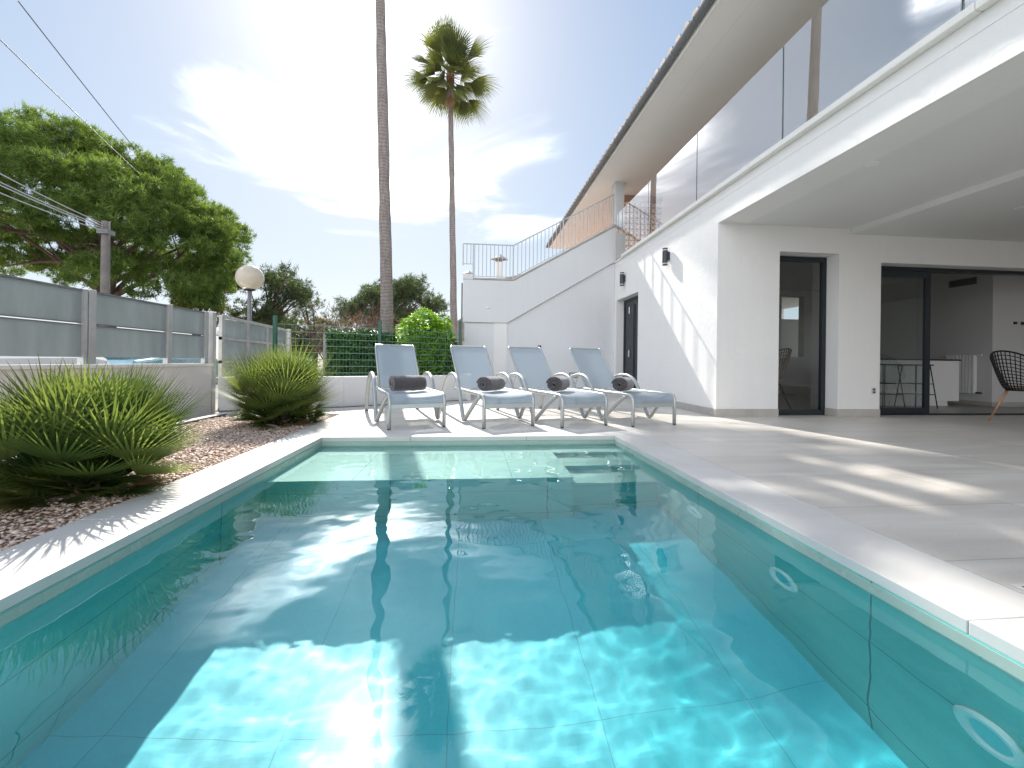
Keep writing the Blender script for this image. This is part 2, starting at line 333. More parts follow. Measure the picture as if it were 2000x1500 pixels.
# coping slabs: 35 mm thick with open joints
def slab(x0, x1, y0, y1):
    o = B(x0 + .0015, x1 - .0015, y0 + .0015, y1 - .0015, -.044, .0).build('coping_slab', coping_m, pool, bevel=.003); return o
ys = [-1.62, -.925, .095, 1.12, 2.15, 3.18, PYF]
for a, b_ in zip(ys, ys[1:]): slab(PX0 - .375, PX0, a, b_); slab(PX1, PX1 + .375, a, b_)
slab(PX0 - .375, -.66, PYF, PYF + .375) if False else None
xs = [PX0 - .375, -.62, .58, PX1 + .375]
for a, b_ in zip(xs, xs[1:]): slab(a, b_, PYF, PYF + .375)
# water surface: rippled grid
def water():
    NX, NY = 200, 400; x0, x1, y0, y1 = PX0 - .004, PX1 + .004, PYN, PYF + .004
    vs = []
    for j in range(NY + 1):
        y = y0 + (y1 - y0) * j / NY
        for i in range(NX + 1):
            x = x0 + (x1 - x0) * i / NX
            z = .0011 * noise.noise(Vector((x * 1.7, y * 2.6, .3))) + .0013 * noise.noise(Vector((x * 4.2, y * 6.1, 5))) + .00055 * noise.noise(Vector((x * 10, y * 12, 9))) + .00011 * noise.noise(Vector((x * 24, y * 26, 2)))
            vs.append((x, y, WZ + z))
    fs = [(j * (NX + 1) + i, j * (NX + 1) + i + 1, (j + 1) * (NX + 1) + i + 1, (j + 1) * (NX + 1) + i) for j in range(NY) for i in range(NX)]
    m = MB(); m.v = vs; m.f = fs; o = m.build('water', water_m, None, True); o.cycles.is_caustics_caster = True
    return tag(o, kind='structure')
water()
# ------------------------------------------------------------------ GROUND
def ring(name, outer, holes, z0, z1, m):   # slab around rectangular holes (grid of boxes, top only + rims)
    xs_ = sorted({outer[0], outer[1], *[h[0] for h in holes], *[h[1] for h in holes]}); ys_ = sorted({outer[2], outer[3], *[h[2] for h in holes], *[h[3] for h in holes]})
    inside = lambda x, y: any(h[0] < x < h[1] and h[2] < y < h[3] for h in holes)
    mb = MB(); g = {}
    ok = lambda i, j: 0 <= i < len(xs_) - 1 and 0 <= j < len(ys_) - 1 and not inside((xs_[i] + xs_[i + 1]) / 2, (ys_[j] + ys_[j + 1]) / 2)
    for i in range(len(xs_) - 1):
        for j in range(len(ys_) - 1):
            if not ok(i, j): continue
            a, b_, c, d = xs_[i], xs_[i + 1], ys_[j], ys_[j + 1]
            mb.add([(a, c, z1), (b_, c, z1), (b_, d, z1), (a, d, z1)], [(0, 1, 2, 3)])
            if z0 is not None:
                if not ok(i - 1, j): mb.add([(a, c, z0), (a, d, z0), (a, d, z1), (a, c, z1)], [(3, 2, 1, 0)])
                if not ok(i + 1, j): mb.add([(b_, c, z0), (b_, d, z0), (b_, d, z1), (b_, c, z1)], [(0, 1, 2, 3)])
                if not ok(i, j - 1): mb.add([(a, c, z0), (b_, c, z0), (b_, c, z1), (a, c, z1)], [(0, 1, 2, 3)])
                if not ok(i, j + 1): mb.add([(a, d, z0), (b_, d, z0), (b_, d, z1), (a, d, z1)], [(3, 2, 1, 0)])
    me = bpy.data.meshes.new(name); me.from_pydata(mb.v, [], mb.f); me.materials.append(m); o = bpy.data.objects.new(name, me); COL.objects.link(o); return tag(o, kind='structure')
PH = (PX0 - .375, PX1 + .375, -2.0, PYF + .375)
GR = (-3.42, PX0 - .375, -2.0, 6.12)
ring('ground', (-400, 400, -60, 600), [(-3.6, 12, -6, 12)], None, -.14, dirt)
ring('paving', (-3.5, 12, -6, 12), [PH, GR, (3.75, 12, 5.9, 12)], -.16, 0, deck_m)
MB().add([(-3.6, -6, -.142), (-3.5, -6, -.142), (-3.5, 12, -.142), (-3.6, 12, -.142)], [(0, 1, 2, 3)]).build('ground_strip', dirt)['kind'] = 'structure'
tag(MB().add([(3.7, 5.8, -.004), (14, 5.8, -.004), (14, 12, -.004), (3.7, 12, -.004)], [(0, 1, 2, 3)]).build('interior_floor', int_m), kind='structure')
tag(MB().add([(-12, -60, -.132), (-4.6, -60, -.132), (-6.5, 60, -.132), (-16, 60, -.132)], [(0, 1, 2, 3)]).build('road', asphalt), kind='structure')
tag(MB().add([(GR[0], GR[2], -.03), (GR[1], GR[2], -.03), (GR[1], GR[3], -.03), (GR[0], GR[3], -.03)], [(0, 1, 2, 3)]).build('gravel_bed', gravel_bed), kind='structure')
def gravel():
    g = np.random.default_rng(3); n = 30000
    # denser near the camera
    y = .6 + (6.1 - .6) * g.random(n) ** 1.15; x = GR[0] + .015 + (GR[1] - GR[0] - .03) * g.random(n)
    s = g.uniform(.007, .0155, n) * np.where(g.random(n) < .12, 1.35, 1)
    base_ = np.array([(1, 0, 0), (-1, 0, 0), (0, 1, 0), (0, -1, 0), (0, 0, 1), (0, 0, -1)], float)
    fc = np.array([(0, 2, 4), (2, 1, 4), (1, 3, 4), (3, 0, 4), (2, 0, 5), (1, 2, 5), (3, 1, 5), (0, 3, 5)])
    V = base_[None] * g.uniform(.65, 1.25, (n, 6, 1)) * np.stack([g.uniform(.8, 1.5, n), g.uniform(.8, 1.3, n), g.uniform(.24, .46, n)], 1)[:, None] + g.uniform(-.28, .28, (n, 6, 3))
    a = g.random(n) * 6.283; c, s_ = np.cos(a), np.sin(a)
    Vx = V[..., 0] * c[:, None] - V[..., 1] * s_[:, None]; Vy = V[..., 0] * s_[:, None] + V[..., 1] * c[:, None]
    tl = g.uniform(-.5, .5, n)[:, None]; Vz = V[..., 2] + Vx * tl
    P = np.stack([Vx * s[:, None] + x[:, None], Vy * s[:, None] + y[:, None], Vz * s[:, None] - .022 + g.uniform(0, .012, n)[:, None]], -1).reshape(-1, 3)
    F = (fc[None] + (np.arange(n) * 6)[:, None, None]).reshape(-1, 3)
    me = bpy.data.meshes.new('gravel'); me.vertices.add(len(P)); me.vertices.foreach_set('co', P.ravel()); me.loops.add(F.size); me.loops.foreach_set('vertex_index', F.ravel())
    me.polygons.add(len(F)); me.polygons.foreach_set('loop_start', np.arange(0, F.size, 3)); me.update(calc_edges=True)
    at = me.attributes.new('tone', 'FLOAT', 'POINT'); at.data.foreach_set('value', np.repeat(g.beta(2.2, 2.0, n), 6).astype(np.float32))
    me.materials.append(gravel_m); o = bpy.data.objects.new('gravel', me); COL.objects.link(o); tag(o, 'rose and cream crushed gravel filling the planting bed beside the pool', 'gravel', kind='stuff')
gravel()
k = B(-3.50, -3.42, -2, 6.2, -.14, .015).build('bed_kerb', white_paint, None, bevel=.004); tag(k, 'thin white kerb along the wall side of the gravel bed', 'kerb')
# ------------------------------------------------------------------ HOUSE
HX, FY, CZ = 3.62, 5.77, 2.885   # side wall plane, porch facade plane, porch ceiling height
house = empty('white_house', (HX, FY, 0)); house.location = (0, 0, 0)
tag(house, 'modern white two storey house with glass balcony and covered porch, right of the pool', 'house')
def hp(mb, name, m=plaster, bevel=0, parent=house, smooth=False): return mb.build(name, m, parent, smooth, bevel)
# side wall x=HX, with the side door opening y 8.69..10.05, z 0..2.35
mb = MB(); mb.box(HX, HX + .28, FY, 8.70, 0, 3.2); mb.box(HX, HX + .28, 8.70, 10.05, 2.36, 3.2); mb.box(HX, HX + .28, 10.05, 16.5, 0, 3.2)
hp(mb, 'side_wall')
# facade y=FY..6.1 : openings 4.61..5.59 (z<2.5) and 6.30..10.6 (z<2.39)
mb = MB(); mb.box(HX + .281, 4.61, FY + .002, 6.12, 0, 2.95); mb.box(4.61, 5.59, FY + .002, 6.12, 2.50, 2.95); mb.box(5.59, 6.30, FY + .002, 6.12, 0, 2.95)
mb.box(6.30, 13.0, FY + .002, 6.12, 2.39, 2.95); mb.box(12.2, 13, FY + .002, 6.12, 0, 2.39)
hp(mb, 'facade_wall')
# slab, beam and porch ceiling
mb = MB(); mb.box(HX, HX + .45, -7, FY, CZ, 3.2); hp(mb, 'balcony_beam')
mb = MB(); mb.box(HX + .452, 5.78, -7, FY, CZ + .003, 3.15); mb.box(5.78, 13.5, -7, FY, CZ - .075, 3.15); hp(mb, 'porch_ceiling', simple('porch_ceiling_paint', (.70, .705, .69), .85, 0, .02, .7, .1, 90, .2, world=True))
hp(MB().box(HX - .002, 13.4, -6.9, 16.4, 3.202, 3.33), 'balcony_slab')
hp(MB().box(13.0, 13.3, -7, 6, 0, 2.8), 'porch_end_wall')
# rear room shell
mb = MB(); mb.box(3.95, 8.38, 10.4, 10.6, 0, 3); mb.box(9.05, 13.5, 10.4, 10.6, 0, 3); mb.box(8.38, 9.05, 10.4, 10.6, 2.66, 3); mb.box(8.38, 9.05, 10.4, 10.6, 0, 1.0); mb.box(10.38, 10.55, 7.24, 10.4, 0, 2.9); mb.box(10.552, 13.5, 7.24, 7.4, 0, 2.9)
mb.box(13.3, 13.5, 6.12, 7.24, 0, 2.9); hp(mb, 'room_wall', plaster_in)
hp(MB().box(3.9, 13.4, 6.122, 10.4, 2.84, 2.95), 'room_ceiling', plaster_in)
mb = MB(); mb.box(10.36, 10.379, 7.22, 10.4, 0, .09); mb.box(10.381, 13.4, 7.22, 7.239, 0, .0902); hp(mb, 'room_skirting', skirt_m)
hp(MB().box(8.0, 12, 12.6, 12.8, 0, 2.3), 'garden_wall')
# plinth
for q in ((HX - .012, HX, FY - .012, 8.70), (HX - .012, HX, 10.05, 10.139), (HX + .001, 4.612, FY - .012, FY + .001), (5.588, 6.302, FY - .012, FY + .001), (5.58, 5.5895, FY + .002, 5.989)): hp(MB().box(*q, 0, .115), 'plinth', skirt_m, .002)
# balcony ledge
for a, b_ in zip([-7, -4.6, -2.2, .2, 2.6, 5, 7.4, 9.25], [-4.6, -2.2, .2, 2.6, 5, 7.4, 9.25, 9.6]):
    hp(MB().box(HX - .075, HX + .22, a + .002, b_ - .002, 3.332, 3.40), 'balcony_ledge', ledge_m, .008)
hp(MB().box(HX - .035, HX + .2, 9.6, 10.25, 3.332, 3.365), 'balcony_ledge', ledge_m, .004)
hp(MB().box(HX + .222, 13.4, -6.9, 9.6, 3.331, 3.37), 'terrace_floor', simple('pale_terrace_tile', (.86, .84, .80), .6, 0, .04, 2))
hp(MB().box(HX + .222, 13.4, 9.603, 24, 3.331, 3.371), 'terrace_floor', terracotta)  # stretched out of view past the eave, added to bounce sunlight onto the soffit
hp(MB().box(HX + .3, 13.4, 16.502, 23.9, -.1, 3.33), 'rear_wall')
# glass panels
gy = [-4.8, -2.92, -1.04, .84, 2.70, 4.47, 6.32, 8.16, 10.0]
for a, b_ in zip(gy, gy[1:]):
    z0 = 3.40
    g_ = MB().add([(HX - .03, a + .01, z0), (HX - .03, b_ - .01, z0), (HX - .03, b_ - .01, 4.52), (HX - .03, a + .01, 4.52)], [(3, 2, 1, 0)])
    g_ = hp(g_, 'glass_panel', rail_glass)
    hp(MB().box(HX - .029, HX - .019, a + .011, a + .021, z0, 4.52), 'edge', glass_edge, 0, g_)
# upper storey wall with window openings
UX = 6.2
hp(MB().box(UX, UX + .3, -6.9, 13.5, 3.37, 5.4), 'upper_wall', simple('bright_white_render', (.88, .875, .86), .8, 0, .02, 1, .2, 90, .2, world=True))
for a, b_ in ((-.9, 1.1), (2.6, 5.3), (8.2, 9.3)):
    f_ = MB(); y0, y1, z0, z1 = a, b_, 3.42, 5.25
    if b_ - a < 1.5: z0 = 4.2
    f_.box(UX - .03, UX - .001, y0, y0 + .08, z0, z1); f_.box(UX - .03, UX - .001, y1 - .08, y1, z0, z1); f_.box(UX - .03, UX - .001, y0 + .08, y1 - .08, z1 - .08, z1); f_.box(UX - .03, UX - .001, y0 + .08, y1 - .08, z0, z0 + .08)
    f_ = hp(f_, 'window_frame', dark_frame); hp(MB().box(UX - .016, UX - .006, y0 + .08, y1 - .08, z0 + .08, z1 - .08), 'pane', upper_dark, 0, f_)
# soffit, roof, gutter
SZ, EX, RE = 5.40, 3.06, 16.4
hp(MB().box(EX, 13.4, -7, RE, SZ, SZ + .09), 'soffit', soffit_m)
rf = hp(MB().prism([(EX - .02, SZ + .092), (EX - .02, SZ + .16), (9, SZ + 1.9), (13.4, SZ + .7), (13.4, SZ + .092)], -7, RE + .02, lambda u, v, w_: (u, w_, v)), 'roof', roof_m)
mb = MB(); y = -6.9
while y < RE:      # clay tile ends along the eave
    pts = []
    for k_ in range(7):
        a = math.pi * k_ / 6; pts.append((math.cos(a) * .085, math.sin(a) * .075))
    mb.prism(pts, EX - .10, EX + .55, lambda u, v, w_, y=y: (w_, y + u, SZ + .175 + v + (w_ - EX) * .28)); y += .235
hp(mb, 'roof_tile_edge', roof_m)
hp(MB().box(EX - .018, EX - .001, -7, RE, SZ - .03, SZ + .13), 'fascia', soffit_m)
mb = MB(); prof = [(-.06 + .062 * math.cos(a), .062 * math.sin(a)) for a in [math.pi + math.pi * k_ / 8 for k_ in range(9)]] + [(-.006, .0), (-.114, .0)]
prof = [(EX - .02 + x, SZ + .07 + z) for x, z in prof[:9]]
mb.prism(prof, -6.9, RE, lambda u, v, w_: (u, w_, v)); gut = hp(mb, 'gutter', simple('zinc_gutter', (.20, .205, .21), .45, .5, .1, 3), 0, house, 2)
y = -6.5
while y < RE:
    mb = MB()
    pr = [(EX - .082 + .068 * math.cos(a), SZ + .071 + .068 * math.sin(a)) for a in [math.pi + math.pi * k_ / 8 for k_ in range(9)]]
    mb.prism(pr, y, y + .03, lambda u, v, w_: (u, w_, v)); y += .62; hp(mb, 'bracket', pole_m, 0, gut)
# soffit decorative groove line
hp(MB().box(EX + .42, EX + .425, 2.2, 7.2, SZ - .002, SZ - .0005), 'soffit_joint', white_paint)
# clay lattice at the far end of the terrace
mb = MB(); mb.box(3.95, 5.2, 10.9, 11.0, 5.25, 5.398)
for i in range(8):
    for j in range(12):
        cx_, cz_ = 4.03 + i * .155, 5.17 - j * .155
        ring_ = [(cx_ + .075 * sx, cz_ + .075 * sz) for sx, sz in ((-1, -1), (1, -1), (1, 1), (-1, 1))]
        mb.box(cx_ - .0775, cx_ + .0775, 10.92, 10.98, cz_ - .0775, cz_ - .06); mb.box(cx_ - .0775, cx_ - .06, 10.92, 10.98, cz_ - .06, cz_ + .0775)
        mb.tube([(cx_ - .06, 10.95, cz_), (cx_, 10.95, cz_ + .06), (cx_ + .06, 10.95, cz_), (cx_, 10.95, cz_ - .06), (cx_ - .06, 10.95, cz_)], .011, 5)
hp(mb, 'lattice_screen', lattice_m)
# narrow window
wf = MB(); wy0, wy1 = 5.99, 6.05
wf.box(4.61, 4.67, wy0, wy1, .0, 2.49); wf.box(5.52, 5.589, wy0, wy1, .0, 2.49); wf.box(4.67, 5.52, wy0, wy1, 2.42, 2.49); wf.box(4.67, 5.52, wy0, wy1, .0, .075)
wf = hp(wf, 'window_frame', dark_frame, .003); hp(MB().add([(4.67, 6.02, .075), (5.52, 6.02, .075), (5.52, 6.02, 2.42), (4.67, 6.02, 2.42)], [(0, 1, 2, 3)]), 'pane', win_glass, 0, wf)
# sliding door
sf = MB(); sf.box(6.30, 12.2, 5.96, 6.07, 2.33, 2.388); sf.box(6.30, 12.2, 5.96, 6.07, .001, .02); sf.box(6.301, 6.33, 5.96, 6.07, .02, 2.33)
sf = hp(sf, 'sliding_door_frame', dark_frame, .002)
for x0, x1, y_ in ((6.33, 7.42, 5.975), (6.36, 7.47, 6.025)):
    lf = MB(); lf.box(x0, x0 + .035, y_, y_ + .04, .021, 2.329); lf.box(x1 - .085, x1, y_, y_ + .04, .021, 2.329); lf.box(x0 + .035, x1 - .085, y_, y_ + .04, 2.23, 2.329); lf.box(x0 + .035, x1 - .085, y_, y_ + .04, .021, .11)
    lf = hp(lf, 'sliding_door_leaf', dark_frame, .002); hp(MB().add([(x0 + .035, y_ + .02, .11), (x1 - .085, y_ + .02, .11), (x1 - .085, y_ + .02, 2.23), (x0 + .035, y_ + .02, 2.23)], [(0, 1, 2, 3)]), 'pane', win_glass, 0, lf)
# side door in the recess (open view on its dark leaf)
df = MB(); dx = HX + .185
df.box(dx, dx + .05, 8.70, 8.76, 0, 2.35); df.box(dx, dx + .05, 9.99, 10.05, 0, 2.35); df.box(dx, dx + .05, 8.76, 9.99, 2.29, 2.35)
df = hp(df, 'side_door_frame', dark_frame, .003)
dl = hp(MB().box(dx + .012, dx + .045, 8.765, 9.985, .02, 2.285), 'side_door', dark_frame)
mb = MB()
for a, b_ in ((8.80, 9.34), (9.41, 9.95)):
    mb.box(dx + .004, dx + .0118, a, a + .012, .12, 2.18); mb.box(dx + .004, dx + .0118, b_ - .012, b_, .12, 2.18)
hp(mb, 'panel_moulding', black_m, 0, dl)
for z_ in (.93, 1.98): hp(MB().box(dx - .02, dx + .003, 9.62, 9.68, z_, z_ + .17), 'hinge', chrome, .006, dl)
# air grille, controls, wall panel and recessed lights
vg = hp(MB().box(10.368, 10.379, 7.50, 8.00, 2.51, 2.66), 'air_grille', simple('grille_grey', (.28, .28, .28), .6)); mb = MB()
for i in range(7): mb.box(10.360, 10.3675, 7.515, 7.985, 2.525 + i * .018, 2.531 + i * .018)
hp(mb, 'slat', black_m, 0, vg)
# ------------------------------------------------------------------ staircase block with railing
stair_m = render_coat('shade_tinted_render', (.665, .675, .685))  # white render darkened and blued, so the wall's shade is in its colour
stair = empty('outdoor_staircase'); tag(stair, 'white rendered outdoor staircase block with sloping parapet behind the loungers', 'staircase')
SY = 10.2
lower = [(-.2, -.14), (HX - .003, -.14), (HX - .003, 3.33), (3.46, 3.28), (.86, 1.74), (-.2, 1.74)]
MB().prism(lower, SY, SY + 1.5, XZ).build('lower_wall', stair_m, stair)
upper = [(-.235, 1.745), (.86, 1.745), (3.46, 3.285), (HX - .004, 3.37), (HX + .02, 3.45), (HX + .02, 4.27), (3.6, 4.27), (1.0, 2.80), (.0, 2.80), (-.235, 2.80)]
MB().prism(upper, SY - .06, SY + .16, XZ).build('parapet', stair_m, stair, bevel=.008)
cop = [(.0, 2.802), (1.0, 2.802), (3.6, 4.272), (3.6, 4.318), (.995, 2.845), (.0, 2.84)]
MB().prism(cop, SY - .085, SY + .185, XZ).build('coping', skirt_m, stair, bevel=.004)
MB().box(.53, .86, SY - .022, SY - .001, -.1, 1.743).build('buttress', plaster, stair)
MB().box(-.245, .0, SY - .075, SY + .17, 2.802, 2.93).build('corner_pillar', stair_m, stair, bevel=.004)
MB().lathe([(.14, 0), (.14, .03), (.02, .10)], (-.12, SY + .05, 2.932), 4).build('pillar_cap', skirt_m, stair)
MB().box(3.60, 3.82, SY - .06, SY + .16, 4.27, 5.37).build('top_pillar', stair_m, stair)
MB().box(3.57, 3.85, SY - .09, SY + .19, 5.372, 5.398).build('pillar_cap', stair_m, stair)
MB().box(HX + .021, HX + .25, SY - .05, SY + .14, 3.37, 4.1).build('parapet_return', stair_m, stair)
for i in range(9):
    MB().box(.9 + i * .3, 1.2 + i * .3 + .001 * i, SY + .161, SY + 1.49, 1.9, 1.95 + (i + 1) * .165).build('step', skirt_m, stair)
rail = empty('stair_railing'); tag(rail, 'grey steel railing with thin vertical bars along the staircase parapet', 'railing')
ztop = lambda x: 3.70 if x < 1.0 else 3.70 + (x - 1.0) * (5.13 - 3.70) / 2.6
zbot = lambda x: 2.90 if x < 1.0 else 2.90 + (x - 1.0) * (4.36 - 2.90) / 2.6
YR = SY + .04
MB().tube([(-.25, YR, ztop(0)), (1.0, YR, ztop(1)), (3.6, YR, ztop(3.6))], .016, 6).build('handrail', rail_paint, rail)
MB().tube([(.0, YR, zbot(0)), (1.0, YR, zbot(1)), (3.6, YR, zbot(3.6))], .010, 6).build('bottom_rail', rail_paint, rail)
MB().tube([(-.25, YR, 3.20), (.0, YR, 3.20)], .010, 6).build('bottom_rail', rail_paint, rail)
for x in (-.25, .0, 1.0, 2.27, 3.56): MB().tube([(x, YR, (3.16 if x < -.1 else zbot(x) - .06)), (x, YR, ztop(x))], .017, 6).build('post', rail_paint, rail)
x = -.16
while x < 3.5:
    if min(abs(x - p) for p in (-.25, .0, 1.0, 2.27, 3.56)) > .035:
        MB().tube([(x, YR, 3.2 if x < -.01 else zbot(x)), (x, YR, ztop(x))], .010, 5).build('baluster', rail_paint, rail)
    x += .098
o = MB().tube([(-.27, SY + .2, -.1), (-.27, SY + .2, 2.75)], .022, 8).build('steel_pole', pole_m); tag(o, 'slim grey pole standing against the left corner of the staircase', 'pole')
# small wall fixtures
def lamp_wall(y, z, label):
    t_ = empty('wall_lamp', (HX, y, z)); tag(t_, label, 'wall lamp', 'cylindrical wall lamps on the house side wall')
    MB().lathe([(.045, -.115), (.05, -.11), (.05, .11), (.045, .115)], (-.075, 0, 0), 24).build('lamp_body', lamp_grey, t_, 2)
    MB().box(-.03, -.0005, -.04, .04, -.06, .09).build('wall_mount', lamp_grey, t_, bevel=.004)
    for s_ in (-1, 1):
        MB().lathe([(.046, 0), (.049, .003), (.049, .02), (.046, .023)], (-.075, 0, s_ * .148 - .0115), 20).build('end_cap', lamp_grey, t_, 2)
        MB().lathe([(.034, 0), (.034, .022)], (-.075, 0, s_ * .126 - .011), 16).build('glass_ring', white_paint, t_, 2)
    return t_
lamp_wall(7.30, 2.765, 'grey cylinder wall lamp, the one nearer the porch corner')
lamp_wall(9.50, 2.79, 'grey cylinder wall lamp directly above the dark side door')
t_ = empty('wall_socket', (6.19, FY, .40)); tag(t_, 'small grey double socket low on the porch wall beside the sliding door', 'socket')
MB().box(-.03, .03, -.012, -.0005, -.045, .045).build('cover', simple('socket_grey', (.42, .42, .42), .5), t_, bevel=.004)
for z_ in (-.022, .02): MB().box(-.018, .018, -.016, -.0125, z_ - .012, z_ + .012).build('flap', lamp_grey, t_)
t_ = empty('wall_step_light', (2.56, SY, .46)); tag(t_, 'small black rectangular light frame low on the staircase wall', 'wall light')
mb = MB(); mb.box(-.10, .10, -.02, -.0005, .045, .06); mb.box(-.10, .10, -.02, -.0005, -.06, -.045); mb.box(-.10, -.085, -.02, -.0005, -.045, .045); mb.box(.085, .10, -.02, -.0005, -.045, .045); mb.build('frame', black_m, t_)
MB().box(-.084, .084, -.01, -.0005, -.044, .044).build('diffuser', white_paint, t_)
o = MB().box(1.645, 1.72, SY - .03, SY - .0005, 1.15, 1.2).build('motion_sensor', black_m, None, bevel=.004); tag(o, 'tiny black sensor box on the staircase wall above the third lounger', 'sensor')
mb = MB().lathe([(.03, 0), (.035, .01), (.02, .03)], (0, 0, 0), 12); mb.v = [(.375 + v[0], SY - .061 - v[2], 2.11 + v[1]) for v in mb.v]
tag(mb.build('vent_cap', white_paint, None, 2), 'small round white cap on the upper staircase wall', 'vent cap')
for x_, y_, z_, lb in ((4.11, 3.87, CZ, 'round white ceiling spotlight nearest the balcony beam'), (6.88, 4.54, CZ - .078, 'round recessed ceiling spotlight deeper in the porch')):
    t_ = empty('ceiling_spotlight', (x_, y_, z_)); tag(t_, lb, 'ceiling light', 'round spotlights in the porch ceiling')
    MB().lathe([(.035, -.006), (.06, -.008), (.063, -.001)], n=24).build('trim_ring', white_paint, t_, 2)
    MB().lathe([(.001, -.004), (.034, -.004), (.034, -.001)], n=20).build('lens', alu, t_, 2)
t_ = empty('skimmer_lid', (2.12, 1.16, 0)); tag(t_, 'square recessed skimmer hatch in the paving by the pool edge', 'skimmer lid')
MB().box(-.19, .2, -.13, .13, .001, .004).build('frame', coping_m, t_, bevel=.001); MB().box(-.17, .18, -.11, .11, .0042, .006).build('lid', simple('dark_hatch', (.14, .13, .10), .8), t_)  # the lid is plain dark brown
# ------------------------------------------------------------------ interior things
isl = empty('kitchen_island', (8.7, 7.6, 0)); tag(isl, 'white kitchen island with black worktop seen through the sliding door', 'kitchen island')
MB().box(-1.05, 1.02, -.3, .3, .10, .905).build('cabinet', island_w, isl, bevel=.004); MB().box(-1.0, .84, -.24, .24, 0, .099).build('toe_kick', island_w, isl); MB().box(-1.07, 1.04, -.32, .32, .907, .935).build('worktop', worktop, isl)
def stool():
    s_ = empty('bar_stool'); MB().box(-.19, .19, -.16, .16, .80, .825).build('seat', black_m, s_, bevel=.01)
    for sx in (-1, 1):
        for sy in (-1, 1): MB().tube([(sx * .15, sy * .12, .80), (sx * .23, sy * .19, 0)], .0095, 6).build('leg', black_m, s_)
    mb = MB()
    for z_ in (.26, .46):
        q = .15 + .08 * (1 - z_ / .8); r_ = .12 + .07 * (1 - z_ / .8); mb.tube([(-q, -r_, z_), (q, -r_, z_), (q, r_, z_), (-q, r_, z_), (-q, -r_, z_)], .007, 5)
    mb.build('footrest', black_m, s_); return s_
st0 = stool()
for i, (x_, lb) in enumerate(((7.75, 'black wire bar stool behind the sliding door, nearest the white door jamb'), (8.42, 'black wire bar stool at the island beside the door leaf edge'))):
    o = st0 if i == 0 else copy_tree(st0); o.location = (x_, 7.02, 0); tag(o, lb, 'bar stool', 'wire bar stools at the kitchen island')
rad = empty('radiator', (10.31, 7.72, .2)); tag(rad, 'white column radiator on the wall behind the kitchen island', 'radiator')
mb = MB()
for i in range(9): mb.box(-.04, .04, -.26 + i * .058, -.26 + i * .058 + .045, .04, .84)
mb.build('column', white_paint, rad, bevel=.01)
MB().tube([(0, -.27, .83), (0, -.36, .83)], .022, 8).build('valve', white_paint, rad); MB().tube([(0, -.27, .06), (0, -.36, .06)], .016, 8).build('valve', black_m, rad)
for i, (x_, z_, w_, h_) in enumerate(((10.85, 1.66, .07, .05), (11.02, 1.65, .07, .06), (11.2, 1.63, .05, .14))):
    o = B(x_, x_ + w_, 7.22, 7.239, z_, z_ + h_).build('wall_control', black_m, None, bevel=.003); tag(o, ['small black wall control, leftmost of three in the room', 'small black wall control between its two neighbours in the room', 'tall black wall control, rightmost of three in the room'][i], 'wall control', 'black controls on the living room wall')
def shell_chair(name, mshell, mleg, mpad, rim=True):
    c = empty(name); mb = MB(); n, m_ = 22, 12
    vs = []
    for j in range(m_ + 1):
        tt = j / m_
        for i in range(n + 1):
            a = math.pi * (1.08 * i / n - .04) ; rr = .17 + .13 * tt ** .8
            h = .44 + (.10 + .40 * math.sin(math.pi * max(0, min(1, (i / n))) ) ** .7) * tt ** 1.3 * (1)
            vs.append((math.cos(a) * rr * (1 + .1 * tt), math.sin(a) * rr * .95 + .02 , h - .0))
    fs = [(j * (n + 1) + i, j * (n + 1) + i + 1, (j + 1) * (n + 1) + i + 1, (j + 1) * (n + 1) + i) for j in range(m_) for i in range(n)]
    mb.v = vs; mb.f = fs; sh = mb.build('shell', mshell, c); md = sh.modifiers.new('w', 'WIREFRAME'); md.thickness = .016; md.use_even_offset = False
    MB().tube([vs[m_ * (n + 1) + i] for i in range(n + 1)], .011, 8).build('rim', mshell, c, True)
    seat = [(math.cos(2 * math.pi * k_ / 20) * .19, math.sin(2 * math.pi * k_ / 20) * .19 - .0) for k_ in range(20)]
    MB().prism(seat, .425, .445, XY).build('seat', mshell, c); MB().prism([(x_ * .95, y_ * .95) for x_, y_ in seat], .446, .485, XY).build('cushion', mpad, c, bevel=.012)
    for sx in (-1, 1):
        for sy in (-1, 1): MB().tube([(sx * .12, sy * .12, .43), (sx * .24, sy * .23, 0)], [.017, .010], 10).build('leg', mleg, c, True)
    return c
c1_ = shell_chair('dining_chair', black_m, wood, cushion); c1_.location = (7.70, 4.98, 0); c1_.scale = (1.05, 1.05, 1.08); c1_.rotation_euler = (0, 0, R(75)); tag(c1_, 'black perforated shell chair with wooden legs at the right edge of the porch', 'chair')
c2_ = shell_chair('rattan_chair', rattan, black_m, cushion); c2_.location = (5.35, 7.05, 0); c2_.scale = (1.3, 1.3, 1.15); c2_.rotation_euler = (0, 0, R(-100)); tag(c2_, 'brown rattan chair indoors behind the narrow tall window', 'chair')
